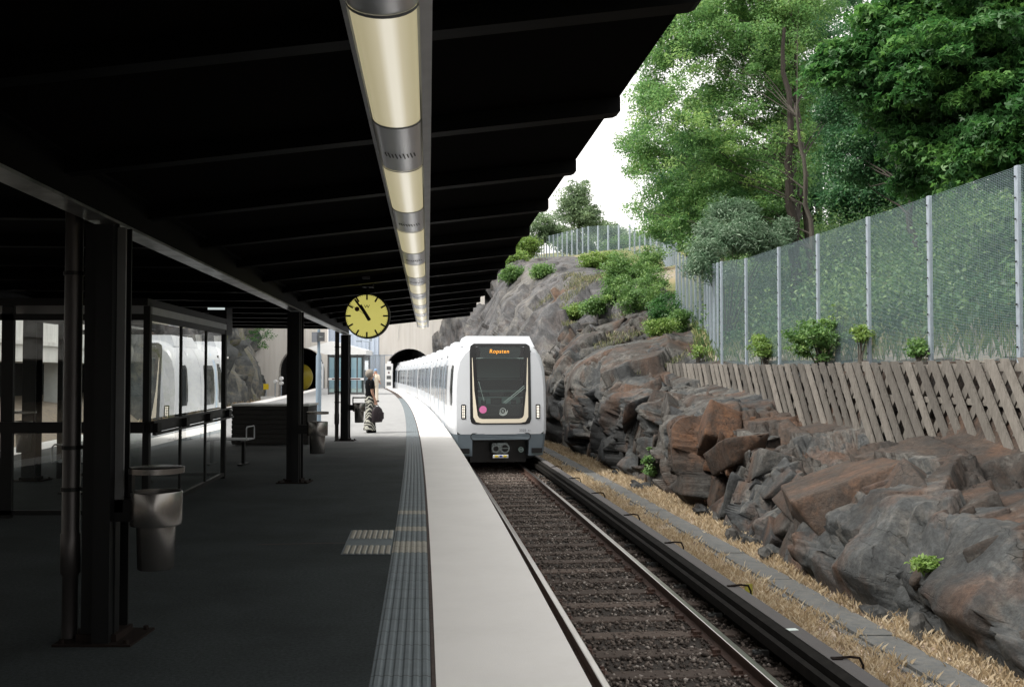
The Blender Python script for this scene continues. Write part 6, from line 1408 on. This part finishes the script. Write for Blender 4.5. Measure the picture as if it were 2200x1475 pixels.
# bag hanging from her right hand
bx = wm.matrix_basis @ Vector((0,0,0)); Rm = Matrix.Rotation(RZ, 4, 'Z'); hp = Vector((fp.x,fp.y,0))+(Rm @ Vector((.11,-.23,.74)))
bg = thing('backpack', (hp.x,hp.y,hp.z-.4), 'dark backpack held by its handle beside the zebra trousers', 'bag', rz=RZ)
mb = loft_rings([(0,0,-.06,.05,.03),(0,0,-.05,.14,.07),(.01,0,.05,.165,.085),(.01,0,.2,.16,.085),(.0,0,.30,.13,.07),(0,0,.355,.07,.045),(0,0,.365,.02,.02)], 20); mk('bag_body', mb, M['bagcloth'], bg, world_verts=False, smooth=True)
mb = MB(); mb.tube([(-.04,0,.355),(-.03,0,.40),(.03,0,.40),(.04,0,.355)], .010, 8); mk('handle', mb, M['bagcloth'], bg, world_verts=False)
mb = MB(); mb.box((.08,-.085,.12),(.16,.03,.18), ch=.012); mk('pocket', mb, M['bagcloth'], bg, world_verts=False)
mb = MB(); mb.tube([(-.08,.05,.3),(-.12,.09,.1),(-.10,.07,-.05),(-.06,.06,-.14)], .012, 6); mk('strap', mb, M['bagcloth'], bg, world_verts=False)

# man further off, back to the camera
fp = at(806,863,Z=0)
mn = thing('person', (fp.x,fp.y,0), 'person in beige clothes and blue cap with a small backpack', 'person', rz=R(70))
V = [(0,0,1.0),(0,0,1.15),(0,0,1.32),(0,0,1.46),(.01,0,1.54),(.03,0,1.61),(.05,0,1.68),(0,.19,1.44),(.0,.24,1.18),(.14,.20,1.02),(0,-.19,1.44),(.0,-.24,1.18),(.14,-.2,1.04),(0,.09,.93),(.01,.10,.52),(-.02,.11,.09),(.14,.12,.03),(0,-.09,.93),(.01,-.10,.52),(.0,-.11,.09),(.15,-.12,.03)]
Rr = [(.14,.17),(.12,.15),(.12,.17),(.11,.16),.055,.08,.088,.055,.042,.03,.055,.042,.03,.09,.065,.045,.03,.09,.065,.045,.03]
E_ = [(0,1),(1,2),(2,3),(3,4),(4,5),(5,6),(3,7),(7,8),(8,9),(3,10),(10,11),(11,12),(0,13),(13,14),(14,15),(15,16),(0,17),(17,18),(18,19),(19,20)]
hand_chain(V, E_, Rr, 9, (.9,-.2,-.3), (0,0,1)); hand_chain(V, E_, Rr, 12, (.9,.2,-.3), (0,0,1))
skin_body('body', V, E_, Rr, M['skin'], mn)
mb = loft_rings([(0,0,.92,.17,.20),(0,0,1.1,.16,.20),(0,0,1.3,.155,.205),(0,0,1.44,.13,.19),(0,0,1.49,.09,.12),(.005,0,1.53,.065,.07)])
for s_ in (-1,1): mb.tube([(0,s_*.14,1.45),(0,s_*.20,1.42),(0,s_*.245,1.28),(.02,s_*.245,1.18)], [.07,.07,.062,.06], 12)
mk('shirt', mb, M['beige'], mn, world_verts=False, smooth=True)
mb = loft_rings([(0,0,1.0,.14,.17),(0,0,.9,.15,.185),(0,0,.85,.145,.18)])
for s_ in (-1,1): r2 = loft_rings([(0,s_*.09,.92,.11,.10),(.01,s_*.10,.52,.09,.085),(0,s_*.11,.08,.08,.075)],14); mb.add(r2.v, r2.f)
mk('trousers', mb, M['beige'], mn, world_verts=False, smooth=True)
mb = MB(); mb.lathe([(.096,1.70),(.098,1.74),(.085,1.785),(.05,1.81),(0,1.815)], (.04,0,0), 20); mb.box((.15,0,1.705),(.12,.13,.015), ch=.005); mk('cap', mb, M['bluecloth'], mn, world_verts=False, smooth=True)
for s_ in (-1,1): mb = MB(); mb.box((.04,s_*.115,.04),(.28,.1,.08), ch=.03); mk('shoe', mb, M['blackcloth'], mn, world_verts=False, smooth=True)
fz = R(70); hp = Vector((fp.x,fp.y,1.27))+Vector((math.cos(fz),math.sin(fz),0))*(-.21)+Vector((-math.sin(fz),math.cos(fz),0))*.09
bg = thing('backpack', tuple(hp), 'small grey blue backpack on the back of the beige clothed person', 'bag', rz=fz)
mb = loft_rings([(0,0,-.17,.04,.07),(0,0,-.14,.07,.12),(0,0,.0,.085,.13),(0,0,.13,.07,.12),(0,0,.17,.03,.06)],18); mk('bag_body', mb, M['greybag'], bg, world_verts=False, smooth=True)
mb = MB(); mb.tube([(.03,-.08,.15),(.12,-.1,.24),(.24,-.12,.18),(.28,-.1,.0)], .014, 6); mb.tube([(.03,.06,.15),(.12,.05,.24),(.24,.02,.18),(.28,.02,.0)], .014, 6); mk('strap', mb, M['greybag'], bg, world_verts=False)
